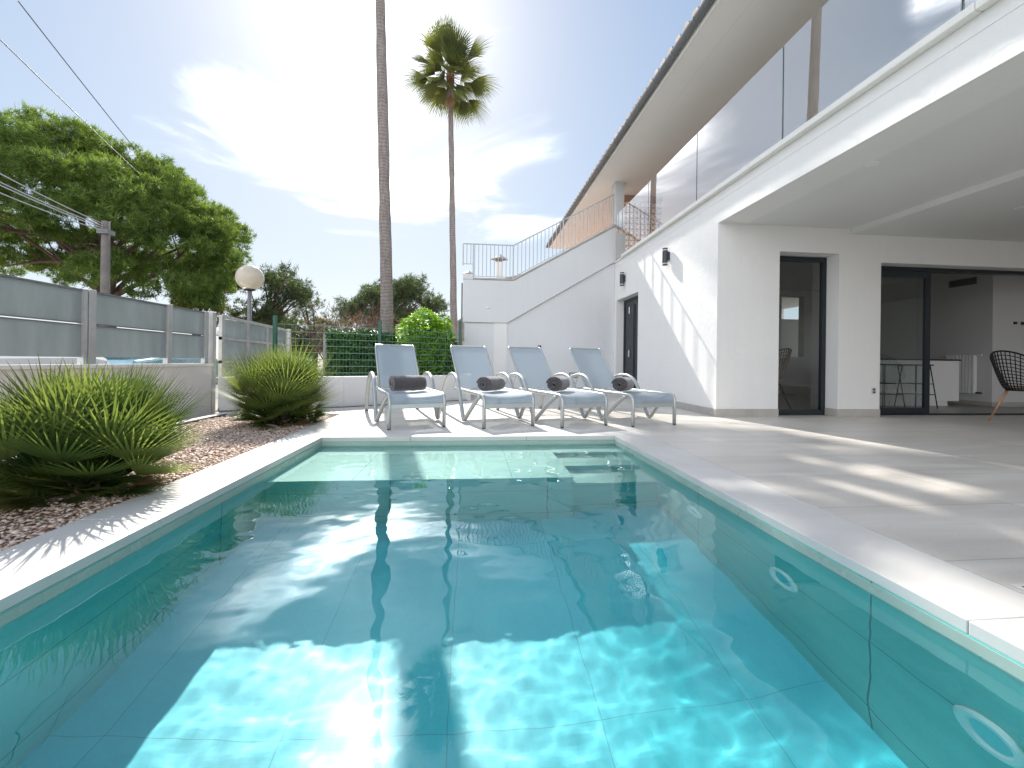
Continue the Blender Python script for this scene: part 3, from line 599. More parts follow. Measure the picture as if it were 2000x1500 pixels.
# ------------------------------------------------------------------ LOUNGERS
def lounger():
    c = empty('sun_lounger'); Wd = .66; P_ = lambda x, y, z: (x, y, z)
    SR = [(0, .33), (.02, .365), (.07, .382), (.25, .385), (.7, .385), (1.2, .39)]
    for x in (.016, Wd - .016):
        MB().tube([(x, 0, 0)] + [(x, s_, z) for s_, z in SR], .0225, 10, flat=.9).build('side_rail', alu, c, True)
        MB().tube([(x, -.001, -.0), (x, -.001, .014)], .021, 8).build('foot', rubber, c)
        # back frame
        s1 = .03 if x < .3 else -.03
        MB().tube([(x + s1, 1.18, .395), (x + s1, 1.72, .985), (x + s1 * 1.6, 1.76, 1.02)], .015, 8).build('back_rail', alu, c, True)
        # arm: loop from the rear foot over the arm rest to the front foot and up to the seat rail
        xo = x + (-.072 if x < .3 else .072)
        pts = [(xo, 1.90, .0), (xo, 1.86, .14), (xo, 1.74, .36), (xo, 1.56, .52), (xo, 1.36, .595), (xo, 1.18, .61), (xo, 1.02, .585), (xo, .90, .51), (xo, .81, .38), (xo, .72, .2), (xo, .63, .06), (xo, .585, .014), (xo, .55, .03), (xo + (x - xo) * .35, .40, .17), (xo + (x - xo) * .8, .20, .335), (x, .14, .37)]
        sm = []
        for a, b_ in zip(pts, pts[1:]): sm += [Vector(a), Vector(a).lerp(Vector(b_), .5)]
        sm.append(Vector(pts[-1]))
        for _ in range(2): sm = [sm[0]] + [(sm[i - 1] + sm[i] * 2 + sm[i + 1]) / 4 for i in range(1, len(sm) - 1)] + [sm[-1]]
        MB().tube(sm, .0215, 10, flat=1.25).build('arm', alu, c, True)
        MB().tube([(xo, 1.90, .0), (xo, 1.898, .02)], .021, 8).build('foot', rubber, c)
        MB().tube([(xo, 1.30, .36), (x, 1.16, .385)], .010, 6).build('arm_link', alu, c)
    MB().box(.03, Wd - .03, -.014, .014, .232, .285).build('crossbar', alu, c, bevel=.005)
    MB().tube([(.21, .0, .28), (.21, .03, .34)], .016, 6).build('bracket', alu, c); MB().tube([(.45, .0, .28), (.45, .03, .34)], .012, 6).build('bracket', alu, c)
    MB().tube([(.03, 1.17, .37), (Wd - .03, 1.17, .37)], .013, 8).build('crossbar', alu, c)
    MB().tube([(.05, 1.75, 1.01), (Wd - .05, 1.75, 1.01)], .014, 8).build('top_bar', alu, c)
    MB().tube([(.07, 1.42, .64), (.07, 1.62, .37), (Wd - .07, 1.62, .37), (Wd - .07, 1.42, .64)], .009, 6).build('support_bar', alu, c)
    # sling seat
    def sheet(path, x0, x1, sag, name):
        mb = MB(); n = 12; vs = []
        for j, (s_, z) in enumerate(path):
            f = min(1, j / 2)
            for i in range(n + 1):
                u = i / n; vs.append((x0 + (x1 - x0) * u, s_, z - sag * f * math.sin(math.pi * u) ** .8))
        mb.v = vs; mb.f = [(j * (n + 1) + i, j * (n + 1) + i + 1, (j + 1) * (n + 1) + i + 1, (j + 1) * (n + 1) + i) for j in range(len(path) - 1) for i in range(n)]
        return mb.build(name, sling_m, c, True)
    sheet([(-.004, .285), (-.012, .33), (.012, .37), (.06, .39), (.15, .394), (.4, .392), (.8, .392), (1.17, .395)], .03, Wd - .03, .022, 'seat_sling')
    sheet([(1.19, .40), (1.3, .522), (1.45, .688), (1.6, .853), (1.715, .985), (1.75, 1.028), (1.775, 1.02)], .045, Wd - .045, .015, 'back_sling')
    return c
def towel():
    m = MB(); L = .37; n = 70; turns = 3.6; pts = []
    for i in range(n + 1):
        a = turns * 2 * math.pi * i / n; r = .018 + .070 * i / n; pts.append((r * math.cos(a - .8) * 1.1, r * math.sin(a - .8) * .94, ))
    th = .0075; k = 15; vs = []
    for j in range(k + 1):
        y = -L / 2 + L * j / k
        wob = .004 * math.sin(j * 1.7) ; pin = 1 - .05 * (abs(j / k - .5) * 2) ** 4
        for i, (x, z) in enumerate(pts):
            nrm = Vector((x, z)).normalized() if (x or z) else Vector((1, 0))
            for s_ in (-1, 1): vs.append(((x + nrm.x * th * s_) * pin + .003 * noise.noise(Vector((y * 14, z * 20, 1))), y + .012 * noise.noise(Vector((i * .12, j * .01, 4))), (z + nrm.y * th * s_) * pin + .09 + wob * .4 + .005 * noise.noise(Vector((y * 9, x * 20, 7)))))
    q = n + 1; idx = lambda j, i, s_: (j * q + i) * 2 + s_; fs = []
    for j in range(k):
        for i in range(n):
            fs.append((idx(j, i, 1), idx(j, i + 1, 1), idx(j + 1, i + 1, 1), idx(j + 1, i, 1))); fs.append((idx(j, i, 0), idx(j + 1, i, 0), idx(j + 1, i + 1, 0), idx(j, i + 1, 0)))
        fs.append((idx(j, n, 0), idx(j, n, 1), idx(j + 1, n, 1), idx(j + 1, n, 0)))
    for i in range(n):
        fs.append((idx(0, i, 0), idx(0, i + 1, 0), idx(0, i + 1, 1), idx(0, i, 1))); fs.append((idx(k, i, 0), idx(k, i, 1), idx(k, i + 1, 1), idx(k, i + 1, 0)))
    m.v = vs; m.f = fs; o = m.build('rolled_towel', towel_m, None, True); return o
lg = lounger(); tw = towel()
LB = [('leftmost of the four grey sun loungers, in front of the bright green shrub', 'charcoal rolled towel lying crosswise on the leftmost lounger'),
      ('second grey sun lounger from the left, in front of the tall thin palm', 'charcoal rolled towel with raised flap on the second lounger from the left'),
      ('third grey sun lounger from the left, in front of the staircase wall', 'charcoal rolled towel on the third lounger from the left'),
      ('rightmost grey sun lounger, beside the house side wall and dark door', 'charcoal rolled towel on the rightmost lounger, by the house wall')]
for i, (x, y, a, s_, l_, ta) in enumerate(((-.93, 4.69, 19, .62, .33, -76), (.13, 4.755, 17, .66, .34, -52), (1.06, 4.78, 18, .66, .34, -48), (1.955, 4.85, 14, .66, .33, -50))):
    o = lg if i == 0 else copy_tree(lg); o.location = (x, y, 0); o.rotation_euler = (0, 0, R(a)); tag(o, LB[i][0], 'sun lounger', 'sun loungers in a row at the end of the pool')
    q = tw if i == 0 else tw.copy()
    if i: COL.objects.link(q)
    ca, sa = math.cos(R(a)), math.sin(R(a)); q.location = (x + ca * l_ - sa * s_, y + sa * l_ + ca * s_, .375); q.rotation_euler = (0, 0, R(ta + a)); q.scale = (1.22, 1.18 if i == 0 else 1.05, 1.22 - .04 * (i % 2))
    tag(q, LB[i][1], 'towel', 'rolled towels on the loungers')
# ------------------------------------------------------------------ LEFT FENCE, GATE, LOW WALL
fw = empty('boundary_wall'); tag(fw, 'cream rendered low wall under the frosted panel fence on the left', 'wall')
MB().box(-4.02, -3.86, -6, 6.5, -.14, .66).build('wall_body', beige_wall, fw); MB().box(-4.04, -3.84, -6, 6.52, .662, .70).build('wall_cap', ledge_m, fw, bevel=.004)
fe = empty('panel_fence'); tag(fe, 'aluminium fence with two rows of frosted panels on top of the cream wall', 'fence')
fx = -3.93; posts = [-3.2, -1.2, .8, 2.85, 4.63, 5.72, 6.46]
for p_ in posts: MB().box(fx - .03, fx + .03, p_ - .04, p_ + .04, .702, 1.47).build('post', fence_alu, fe, bevel=.003)
MB().box(fx - .03, fx + .03, 4.53, 4.57, .702, 1.45).build('post', fence_alu, fe)
for a, b_ in zip(posts, posts[1:]):
    for z0, z1 in ((.775, 1.095), (1.125, 1.44)): MB().box(fx - .006, fx + .006, a + .045, b_ - .045, z0, z1).build('frosted_panel', frosted, fe)
    MB().box(fx - .015, fx + .015, a + .04, b_ - .04, 1.441, 1.46).build('top_rail', pole_m, fe)
    mb = MB(); mb.box(fx - .012, fx + .012, a + .04, b_ - .04, 1.096, 1.104); mb.box(fx - .012, fx + .012, a + .04, b_ - .04, 1.116, 1.124); mb.build('middle_rail', pole_m, fe)
gt = empty('sliding_gate'); tag(gt, 'grey metal driveway gate with framed panels behind the smaller fan palm', 'gate')
ga, gb = Vector((-3.9, 6.78, 0)), Vector((-4.2, 9.75, 0)); gd = (gb - ga)
gp = lambda s_, z: (ga.x + gd.x * s_, ga.y + gd.y * s_, z)
def gbar(s0, s1, z0, z1, w_=.025):
    a, b_ = gp(s0, 0), gp(s1, 0); return MB().add([(a[0] - w_, a[1], z0), (a[0] + w_, a[1], z0), (b_[0] + w_, b_[1], z0), (b_[0] - w_, b_[1], z0), (a[0] - w_, a[1], z1), (a[0] + w_, a[1], z1), (b_[0] + w_, b_[1], z1), (b_[0] - w_, b_[1], z1)], [(0, 3, 2, 1), (4, 5, 6, 7), (0, 1, 5, 4), (1, 2, 6, 5), (2, 3, 7, 6), (3, 0, 4, 7)])
for s0 in (0, .30, .60, .965): gbar(s0, s0 + .03, -.05, 1.41).build('upright', fence_alu, gt)
for z0 in (-.05, .70, 1.07, 1.412): gbar(0, .995, z0, z0 + .045, .027).build('cross_rail', fence_alu, gt)
gbar(0.03, .965, -.02, 1.40, .005).build('panel', frosted, gt)
for y_, h_ in ((6.60, 1.48), (9.9, 1.47)):
    o = MB().box(-3.96, -3.88, y_ - .045, y_ + .045, -.14, h_).build('gate_post', fence_alu, None, bevel=.004); o.location.x = 0 if y_ < 8 else -.3
    tag(o, 'thick grey gate post at the end of the cream wall' if y_ < 8 else 'grey gate post at the far end of the gate by the mesh fence', 'gate post')
lw = [(-3.7, 6.42), (-2.1, 7.0), (-.12, 8.28)]
lwo = empty('low_wall'); tag(lwo, 'low white garden wall behind the loungers under the green mesh fence', 'wall')
def thick(poly, t0, t1, z0, z1, mb=None):
    mb = mb or MB(); n = [];
    for i, p in enumerate(poly):
        a = Vector(poly[max(i - 1, 0)]); b_ = Vector(poly[min(i + 1, len(poly) - 1)]); d = (b_ - a).normalized(); n.append(Vector((-d.y, d.x)))
    for i in range(len(poly) - 1):
        a, b_ = Vector(poly[i]), Vector(poly[i + 1]); q = [a + n[i] * t0, b_ + n[i + 1] * t0, b_ + n[i + 1] * t1, a + n[i] * t1]
        mb.prism([(p.x, p.y) for p in q], z0, z1, XY)
    return mb
thick(lw, 0, .2, -.14, .50).build('wall_body', plaster, lwo, bevel=.012)
thick([(-.12, 8.28), (-.14, 10.19)], -.1, .1, -.14, .50).build('wall_return', plaster, lwo)
o = thick(lw, -.07, -.001, 0, .008).build('soil_strip', grout_soil); tag(o, kind='structure')
mf = empty('mesh_fence'); tag(mf, 'dark green welded wire fence standing behind the low white wall', 'fence')
line = [(-3.35, 7.35), (-1.74, 7.95), (-.27, 9.0)]; green = simple('green_fence_paint', (.02, .09, .06), .45, .1, .1, 6); wire_m = simple('green_wire', (.16, .28, .22), .5, .2, .1, 6)
for (x, y), h in zip(line, (1.52, 1.53, 1.66)): MB().box(x - .028, x + .028, y - .028, y + .028, -.14, h).build('post', green, mf)
for a, b_, h in ((line[0], line[1], 1.42), (line[1], line[2], 1.42)):
    mb = MB(); a = Vector((*a, 0)); b_ = Vector((*b_, 0)); zlist = [.12 * i + .42 for i in range(9)]
    for z_ in zlist: mb.tube([a + Vector((0, 0, z_)), b_ + Vector((0, 0, z_))], .0052, 4)
    nn = int((b_ - a).length / .055)
    for i in range(nn):
        p = a.lerp(b_, (i + .5) / nn); mb.tube([p + Vector((0, 0, .35)), p + Vector((0, 0, 1.42))], .0018, 3)
    mb.build('wire_panel', wire_m, mf)
for i, (x, y, h) in enumerate(((-3.28, 9.6, 1.36), (-2.85, 9.75, 1.30))):
    o = MB().box(x - .05, x + .05, y - .05, y + .05, -.14, h).build('wooden_post', concrete_m, None, bevel=.006); tag(o, ['taller weathered grey post left of the ivy hedge', 'shorter weathered grey post touching the ivy hedge'][i], 'post')
o = MB().box(-3.25, -2.88, 9.62, 9.66, -.1, .82).build('wooden_gate', simple('old_brown_wood', (.10, .065, .055), .85, 0, .3, 8), None); tag(o, 'low dark brown wooden gate between the two weathered posts', 'gate')
# ------------------------------------------------------------------ PLANTS
def blade(mb, p0, d, n_, L, w_, droop, tone, segs=3):
    d = d.normalized(); side = d.cross(n_)
    if side.length < 1e-4: side = d.orthogonal()
    side.normalize(); pts = []; p = Vector(p0); dd = Vector(d)
    o = len(mb.v)
    for k_ in range(segs + 1):
        ww = w_ * (1, 1.25, .8, .08)[min(k_, 3)] if segs == 3 else w_ * (1 - k_ / segs)
        mb.v += [tuple(p - side * ww / 2), tuple(p + side * ww / 2)]; mb.tone += [tone, tone]
        if k_ < segs: mb.f.append((o + 2 * k_, o + 2 * k_ + 1, o + 2 * k_ + 3, o + 2 * k_ + 2))
        p = p + dd * (L / segs); dd = (dd + Vector((0, 0, -droop * (k_ + 1) / segs))).normalized()
def frond(mb, stems, base_, d, pet, fan, nb, spread, w_, droop, tone, tipdroop=.0, sag=.12):
    base_ = Vector(base_); d = d.normalized(); q = [base_]; dd = Vector(d)
    for k_ in range(4):
        q.append(q[-1] + dd * pet / 4); dd = (dd + Vector((0, 0, -sag))).normalized()
    if stems is not None: stems.tube(q, [.011, .009, .008, .007, .005], 5)
    hub = q[-1]; side = dd.cross(Vector((0, 0, 1)))
    if side.length < .05: side = Vector((rnd.uniform(-1, 1), rnd.uniform(-1, 1), 0))
    side.normalize(); up = side.cross(dd).normalized(); tilt = rnd.uniform(-.5, .5); side = (side * math.cos(tilt) + up * math.sin(tilt)).normalized(); up = side.cross(dd).normalized()
    for i in range(nb):
        a = R(spread) * (i / (nb - 1) - .5); r = (dd * math.cos(a) + side * math.sin(a)); r = r + up * (.10 + .12 * abs(math.sin(a)))
        L = fan * (1 - .22 * abs(2 * i / (nb - 1) - 1) ** 2) * rnd.uniform(.88, 1.08)
        blade(mb, hub, r, up, L, w_, droop + tipdroop, max(0, min(1, tone + rnd.uniform(-.12, .12))))
def fan_palm(loc, rad_, h, n, label, seed):
    global rnd; rnd = random.Random(seed)
    t_ = empty('fan_palm', loc); tag(t_, label, 'fan palm', 'low fan palms in the gravel bed')
    lv = MB(); lv.tone = []; st_ = MB(); fib = MB()
    for i in range(n):
        u = (i + .5) / n; el = R(-2 + 90 * u ** .80) ; az = i * 2.39996 + rnd.uniform(-.25, .25)
        d = Vector((math.cos(az) * math.cos(el), math.sin(az) * math.cos(el), math.sin(el) + .12))
        b0 = Vector((math.cos(az) * .09, math.sin(az) * .09, .02 + .13 * u * rnd.uniform(.6, 1.3)))
        tot = (rad_ * math.cos(el) + h * math.sin(el)) * rnd.choice((rnd.uniform(.9, 1.06), rnd.uniform(.9, 1.06), rnd.uniform(.62, .92)))
        pet = tot * rnd.uniform(.42, .52); fan = tot - pet * .96
        yellow = rnd.random() < .05
        frond(lv, st_, b0, d, pet, fan, 22, rnd.uniform(125, 180), .0125, rnd.uniform(.0, .05), (.95 if yellow else rnd.uniform(.15, .85)), sag=.05)
    for i in range(int(n * .55)):
        el = R(rnd.uniform(-8, 62)); az = rnd.uniform(0, 6.283); d = Vector((math.cos(az) * math.cos(el), math.sin(az) * math.cos(el), math.sin(el) + .08))
        tot = (rad_ * math.cos(el) + h * math.sin(el)) * rnd.uniform(.5, .86)
        frond(lv, st_, (math.cos(az) * .06, math.sin(az) * .06, .03), d, tot * .34, tot * .66, 20, rnd.uniform(110, 175), .0125, rnd.uniform(.02, .08), rnd.uniform(.05, .6), sag=.05)
    dr = MB(); dr.tone = []
    for i in range(7):
        el = R(rnd.uniform(-4, 16)); az = rnd.uniform(0, 6.283); d = Vector((math.cos(az) * math.cos(el), math.sin(az) * math.cos(el), math.sin(el)))
        frond(dr, st_, (math.cos(az) * .06, math.sin(az) * .06, .04), d, rad_ * .4, rad_ * .42, 16, rnd.uniform(60, 120), .012, .12, rnd.uniform(.3, .9), sag=.08)
    dr.build('dry_foliage', dead_leaf, t_)
    for i in range(46):
        az = rnd.uniform(0, 6.28); r_ = rnd.uniform(.02, .1); fib.tube([(math.cos(az) * r_, math.sin(az) * r_, -.02), (math.cos(az) * (r_ + .05), math.sin(az) * (r_ + .05), rnd.uniform(.1, .22))], [.016, .006], 5)
    lv.build('foliage', fan_leaf, t_); st_.build('stem', fan_leaf, t_, True); fib.build('trunk', trunkpine, t_)
fan_palm((-2.25, 2.63, -.02), .41, .58, 96, 'large fan palm, the nearer one, spreading over the gravel by the cream wall', 21)
fan_palm((-2.33, 5.30, -.02), .46, .80, 96, 'smaller round fan palm farther away, in front of the driveway gate', 22)
def trunk_mb(path, rads, rings=True, n=14, wob=.012, bulge=0):
    mb = MB(); P = [Vector(p) for p in path]; pts = []; rr = []; tot = 60
    for i in range(tot + 1):
        f = i / tot * (len(P) - 1); k_ = min(int(f), len(P) - 2); t_ = f - k_; pts.append(P[k_].lerp(P[k_ + 1], t_) + Vector((noise.noise(Vector((f * 3, 0, 1))) * wob, 0, 0))); rr.append((rads[k_] * (1 - t_) + rads[k_ + 1] * t_) * (1 + .05 * noise.noise(Vector((i * .45, 3, 1)))))
    return mb.tube(pts, rr, n)
pl = empty('tall_palm', (-2.17, 10.8, -.14)); tag(pl, 'tall bare palm trunk rising out of the top of the picture, left one', 'palm tree', 'two tall palm trees behind the garden')
trunk_mb([(0, 0, 0), (0, 0, .6), (0, 0, 1.4), (-.08, 0, 4), (-.18, 0, 7), (-.29, 0, 10.3), (-.40, 0, 13.6)], [.215, .185, .162, .15, .137, .125, .11]).build('trunk', palmbark, pl, True)
def crown(parent, top, n, reach, seed, dead=3):
    global rnd; rnd = random.Random(seed)
    lv = MB(); lv.tone = []; dd_ = MB(); dd_.tone = []; st_ = MB()
    for i in range(n):
        u = (i + .5) / n; el = R(-52 + 138 * u ** .95); az = i * 2.39996 + rnd.uniform(-.3, .3)
        d = Vector((math.cos(az) * math.cos(el), math.sin(az) * math.cos(el), math.sin(el)))
        b0 = Vector(top) + Vector((math.cos(az) * .11, math.sin(az) * .11, .45 * u))
        tot = reach * rnd.uniform(.8, 1.1) * (1 + .18 * u); pet = tot * rnd.choice((.40, .30, .14)) * (1.1 - .3 * u)
        frond(lv, st_, b0, d, pet, min(tot - pet, 1.35), 24, rnd.uniform(100, 140) - 45 * u, .040, .16 + .16 * (1 - u), rnd.uniform(.1, .9), .10, .07)
    dd_.tube([Vector(top) + Vector((0, 0, -.75)), Vector(top) + Vector((0, 0, -.35)), Vector(top) + Vector((0, 0, .25)), Vector(top) + Vector((0, 0, .6))], [.12, .17, .18, .07], 12); dd_.tone += [.35] * (len(dd_.v) - len(dd_.tone))
    for i in range(dead):
        az = rnd.uniform(0, 6.28); el = R(rnd.uniform(-70, -45)); d = Vector((math.cos(az) * math.cos(el), math.sin(az) * math.cos(el), math.sin(el)))
        frond(dd_, st_, Vector(top) + Vector((0, 0, -.15)), d, .7, .85, 14, 50, .05, .3, rnd.uniform(.2, .8))
    lv.build('foliage', palm_leaf, parent); st_.build('stem', palm_leaf, parent); dd_.build('dry_foliage', dead_leaf, parent)
crown(pl, (-.41, 0, 13.7), 30, 2.0, 5)
pr = empty('tall_palm', (-.80, 18, -.14)); tag(pr, 'tall slender palm with its whole green crown against the sky, right one', 'palm tree', 'two tall palm trees behind the garden')
trunk_mb([(0, 0, 0), (0, 0, 1.2), (-.02, 0, 3), (-.10, 0, 6), (-.19, 0, 9.5), (-.26, 0, 12), (-.27, 0, 12.3), (-.29, 0, 13.2)], [.24, .18, .15, .132, .118, .108, .16, .14], wob=.02).build('trunk', palmbark, pr, True)
crown(pr, (-.29, 0, 13.1), 48, 2.12, 11, 1)
# needle/leaf crowns built from many small faces
def tufts(name, centers, size, nn, nw, m, parent, seed, up=.5, tonefn=None):
    g = np.random.default_rng(seed); C_ = np.array(centers, float); n = len(C_)
    d = g.normal(size=(n, nn, 3)); d[..., 2] += up; d /= np.linalg.norm(d, axis=2, keepdims=True)
    L = size * g.uniform(.6, 1.15, (n, nn, 1)); side = np.cross(d, g.normal(size=(n, nn, 3))); side /= np.linalg.norm(side, axis=2, keepdims=True)
    c = C_[:, None] + g.normal(size=(n, nn, 3)) * size * .18
    a = c - side * nw; b_ = c + side * nw; t_ = c + d * L
    P = np.stack([a, b_, t_], 2).reshape(-1, 3); F = np.arange(len(P)).reshape(-1, 3)
    tn = (g.uniform(.0, 1, (n, 1, 1)) * .6 + g.uniform(0, .4, (n, nn, 1))) * np.ones((n, nn, 3))
    me = bpy.data.meshes.new(name); me.vertices.add(len(P)); me.vertices.foreach_set('co', P.ravel()); me.loops.add(F.size); me.loops.foreach_set('vertex_index', F.ravel()); me.polygons.add(len(F)); me.polygons.foreach_set('loop_start', np.arange(0, F.size, 3)); me.update(calc_edges=True)
    at = me.attributes.new('tone', 'FLOAT', 'POINT'); at.data.foreach_set('value', tn.ravel().astype(np.float32)); me.materials.append(m)
    o = bpy.data.objects.new(name, me); COL.objects.link(o); o.parent = parent; return o
def limb(mb, p0, p1, r0, r1, bend=.15, n=7, seed=0):
    g = random.Random(seed); p0, p1 = Vector(p0), Vector(p1); L = (p1 - p0).length; o1 = Vector((g.uniform(-1, 1), g.uniform(-1, 1), g.uniform(-1, .6))) * L * bend; pts = []; rs = []
    for i in range(n + 1):
        t_ = i / n; pts.append(p0.lerp(p1, t_) + o1 * math.sin(math.pi * t_) + Vector((noise.noise(Vector((i, seed, 1))), noise.noise(Vector((i, seed, 5))), noise.noise(Vector((i, seed, 9))))) * L * .03); rs.append(r0 + (r1 - r0) * t_)
    mb.tube(pts, rs, 6); return pts
# big stone pine, left
sp = empty('stone_pine', (-13.9, 17, -.14)); tag(sp, 'big umbrella shaped pine towering over the fence on the left', 'pine tree')
wd = MB(); wd.tube([(.0, 0, 0), (.05, 0, 1.5), (.0, 0, 3), (.08, 0, 4.2), (.02, .1, 5.3)], [.36, .31, .28, .25, .2], 12)
g = random.Random(4); cen = []
def topz(x, y):
    r = math.hypot((x + 1.0) / 6.1, y / 6.0); return 9.1 - 3.7 * r ** 2.3
lumps = []
for i in range(370):
    a = g.uniform(0, 6.283); r = math.sqrt(g.random()); x = -1.25 + 5.7 * r * math.cos(a); y = 5.8 * r * math.sin(a)
    lumps.append((x, y, topz(x, y) - g.random() ** 1.6 * 1.6 - .15, g.uniform(.42, .78)))
for i in range(58):       # lower skirts, mostly on the right
    a = g.uniform(-1.2, 1.2); r = g.uniform(.55, .97); x = -.5 + 4.9 * r * math.cos(a); y = 5 * r * math.sin(a); lumps.append((x, y, g.uniform(3.1, 5.8) + .0 * r, g.uniform(.4, .75)))
for i in range(26):
    a = g.uniform(2.2, 4.1); r = g.uniform(.6, .95); x = -.6 + 6.0 * r * math.cos(a); y = 5 * r * math.sin(a); lumps.append((x, y, g.uniform(4.6, 6.2), g.uniform(.4, .7)))
for (x, y, z, s_) in lumps:
    for k_ in range(int(105 * s_ * s_) + 12):
        v_ = Vector((g.gauss(0, 1), g.gauss(0, 1), g.gauss(0, 1))).normalized(); cen.append((x + v_.x * s_ * g.uniform(.6, 1), y + v_.y * s_ * g.uniform(.6, 1), z + v_.z * s_ * .62 * g.uniform(.5, 1)))
tufts('crown', cen, .21, 20, .0125, pine_leaf, sp, 1, .75)
for i in range(26):
    x, y, z, s_ = lumps[i * 5 % len(lumps)]; s0 = (0, 0, 2.6 + 2.6 * g.random()); pts = limb(wd, s0, (x * .9, y * .9, z - .3), .10, .03, .09, 8, i)
    for j in range(3):
        q = pts[g.randrange(3, 7)]; limb(wd, q, q + Vector((g.uniform(-1.2, 1.2), g.uniform(-1.2, 1.2), g.uniform(.1, 1.1))), .035, .01, .1, 4, i * 7 + j)
wd.build('trunk', trunkpine, sp, True)
def tree(name, loc, label, m, lumps, size, nn, nw, seed, trunk, dens=85, flat=.8, group='trees beyond the garden'):
    g = random.Random(seed); t_ = empty(name, loc); tag(t_, label, 'tree', group); wd = MB(); h = trunk; cen = []
    wd.tube([(0, 0, 0), (.1, 0, h * .5), (0, 0, h)], [.2, .16, .12], 9)
    for i, (x, y, z, s_) in enumerate(lumps):
        limb(wd, (0, 0, h * g.uniform(.6, .98)), (x, y, z), .07, .02, .1, 5, seed * 31 + i)
        for k_ in range(int(dens * s_ * s_) + 6):
            v_ = Vector((g.gauss(0, 1), g.gauss(0, 1), g.gauss(0, 1))).normalized(); q = g.uniform(.45, 1.08); cen.append((x + v_.x * s_ * q, y + v_.y * s_ * q, z + v_.z * s_ * flat * q))
    tufts('crown', cen, size, nn, nw, m, t_, seed, .3); wd.build('trunk', trunkpine, t_, True); return t_
def rl(n, x0, x1, z0, z1, s0, s1, seed, depth=2.0, shape=None):
    g = random.Random(seed); out = []
    while len(out) < n:
        x, z = g.uniform(x0, x1), g.uniform(z0, z1)
        if shape and not shape((x - x0) / (x1 - x0), (z - z0) / (z1 - z0)): continue
        out.append((x, g.uniform(-depth, depth), z, g.uniform(s0, s1)))
    return out
tree('dark_pine', (-10.6, 22, -.14), 'dark pine leaning right behind the globe lamp', darkpine, rl(34, -1.3, 1.9, 1.9, 5.3, .4, .75, 2, 1.6, lambda u, v: abs(u - .25 - .55 * v) < .42), .26, 16, .016, 2, 3.0)
tree('yellowing_tree', (-10.9, 17.5, -.14), 'small yellow brown tree between the big pine and the globe lamp', autumn_leaf, rl(16, -1.2, .9, 2.2, 4.0, .25, .5, 3, .8), .17, 11, .018, 3, 2.2, 45)
tree('grey_tree', (-9.6, 26, -.14), 'grey green tree standing left of the ivy hedge', olive_leaf, rl(34, -1.8, 1.9, 1.2, 4.6, .4, .8, 4, 1.5, lambda u, v: v < 1.05 - .8 * abs(u - .4)), .26, 12, .02, 4, 2.6, 75)
tree('grey_tree', (-12.9, 30, -.14), 'low grey green tree directly behind the driveway gate', olive_leaf, rl(26, -2.5, 2.5, 1.0, 4.2, .5, .9, 14, 1.5), .3, 12, .022, 24, 2.2, 60)
tree('round_pine', (-5.6, 30, -.14), 'broad rounded pine far behind the two palm trunks', darkpine, rl(56, -3.1, 3.3, 3.4, 6.6, .55, .95, 5, 2.0, lambda u, v: v < 1.06 - 1.5 * abs(u - .5) ** 1.6 and v > .75 * abs(u - .35) - .1), .30, 16, .018, 5, 4.2)
tree('round_pine', (-2.6, 34, -.14), 'low dark tree behind the bright shrub and the thin palm', darkpine, rl(22, -2.4, 1.6, 1.0, 4.4, .5, .9, 6, 1.5), .3, 12, .02, 6, 2.0, 60)
# bare brown shrubs
def bare(loc, label, seed, n=60, h=3.0, r_=1.4):
    g = random.Random(seed); t_ = empty('bare_shrub', loc); tag(t_, label, 'shrub', 'bare brown shrubs beyond the hedge'); mb = MB()
    for i in range(n):
        a = g.uniform(0, 6.28); e = Vector((math.cos(a) * g.uniform(.1, r_), math.sin(a) * g.uniform(.1, r_), g.uniform(.55, 1) * h)); pts = limb(mb, (g.uniform(-.3, .3), g.uniform(-.3, .3), 0), e, .028, .008, .08, 5, seed * 100 + i)
        for j in range(5):
            q = pts[g.randrange(2, 6)]; limb(mb, q, q + Vector((g.uniform(-.45, .45), g.uniform(-.45, .45), g.uniform(.15, .7))), .011, .004, .1, 3, seed * 900 + i * 7 + j)
    mb.build('branches', twig_m, t_)
    cen = [(g.uniform(-r_, r_), g.uniform(-r_, r_), g.uniform(.4, .95) * h) for _ in range(170)]
    tufts('dry_foliage', cen, .14, 7, .012, dead_leaf, t_, seed, .3)
bare((-6.3, 20, -.14), 'bare brown shrub above the left half of the ivy hedge', 3, 60, 3.1, 1.5)
bare((-4.6, 20, -.14), 'bare brown shrub just left of the thick palm trunk', 8, 60, 3.3, 1.2)
def leaves(name, P, N, size, m, parent, seed, asp=1.8):
    g = np.random.default_rng(seed); P = np.array(P); N = np.array(N); n = len(P)
    N = N + g.normal(size=(n, 3)) * .55; N /= np.linalg.norm(N, axis=1, keepdims=True); u = np.cross(N, g.normal(size=(n, 3))); u /= np.linalg.norm(u, axis=1, keepdims=True); v = np.cross(N, u)
    s = size * g.uniform(.6, 1.2, (n, 1)); Q = np.stack([P - u * s * asp * .5, P + v * s * .45 + N * s * .12, P + u * s * asp * .5, P - v * s * .45 + N * s * .12], 1).reshape(-1, 3)
    F = np.arange(len(Q)).reshape(-1, 4); me = bpy.data.meshes.new(name); me.vertices.add(len(Q)); me.vertices.foreach_set('co', Q.ravel()); me.loops.add(F.size); me.loops.foreach_set('vertex_index', F.ravel()); me.polygons.add(len(F)); me.polygons.foreach_set('loop_start', np.arange(0, F.size, 4)); me.update(calc_edges=True)
    at = me.attributes.new('tone', 'FLOAT', 'POINT'); at.data.foreach_set('value', np.repeat(np.clip(g.normal(.45, .25, n), 0, 1), 4).astype(np.float32)); me.materials.append(m); o = bpy.data.objects.new(name, me); COL.objects.link(o); o.parent = parent; return o
g = random.Random(9)
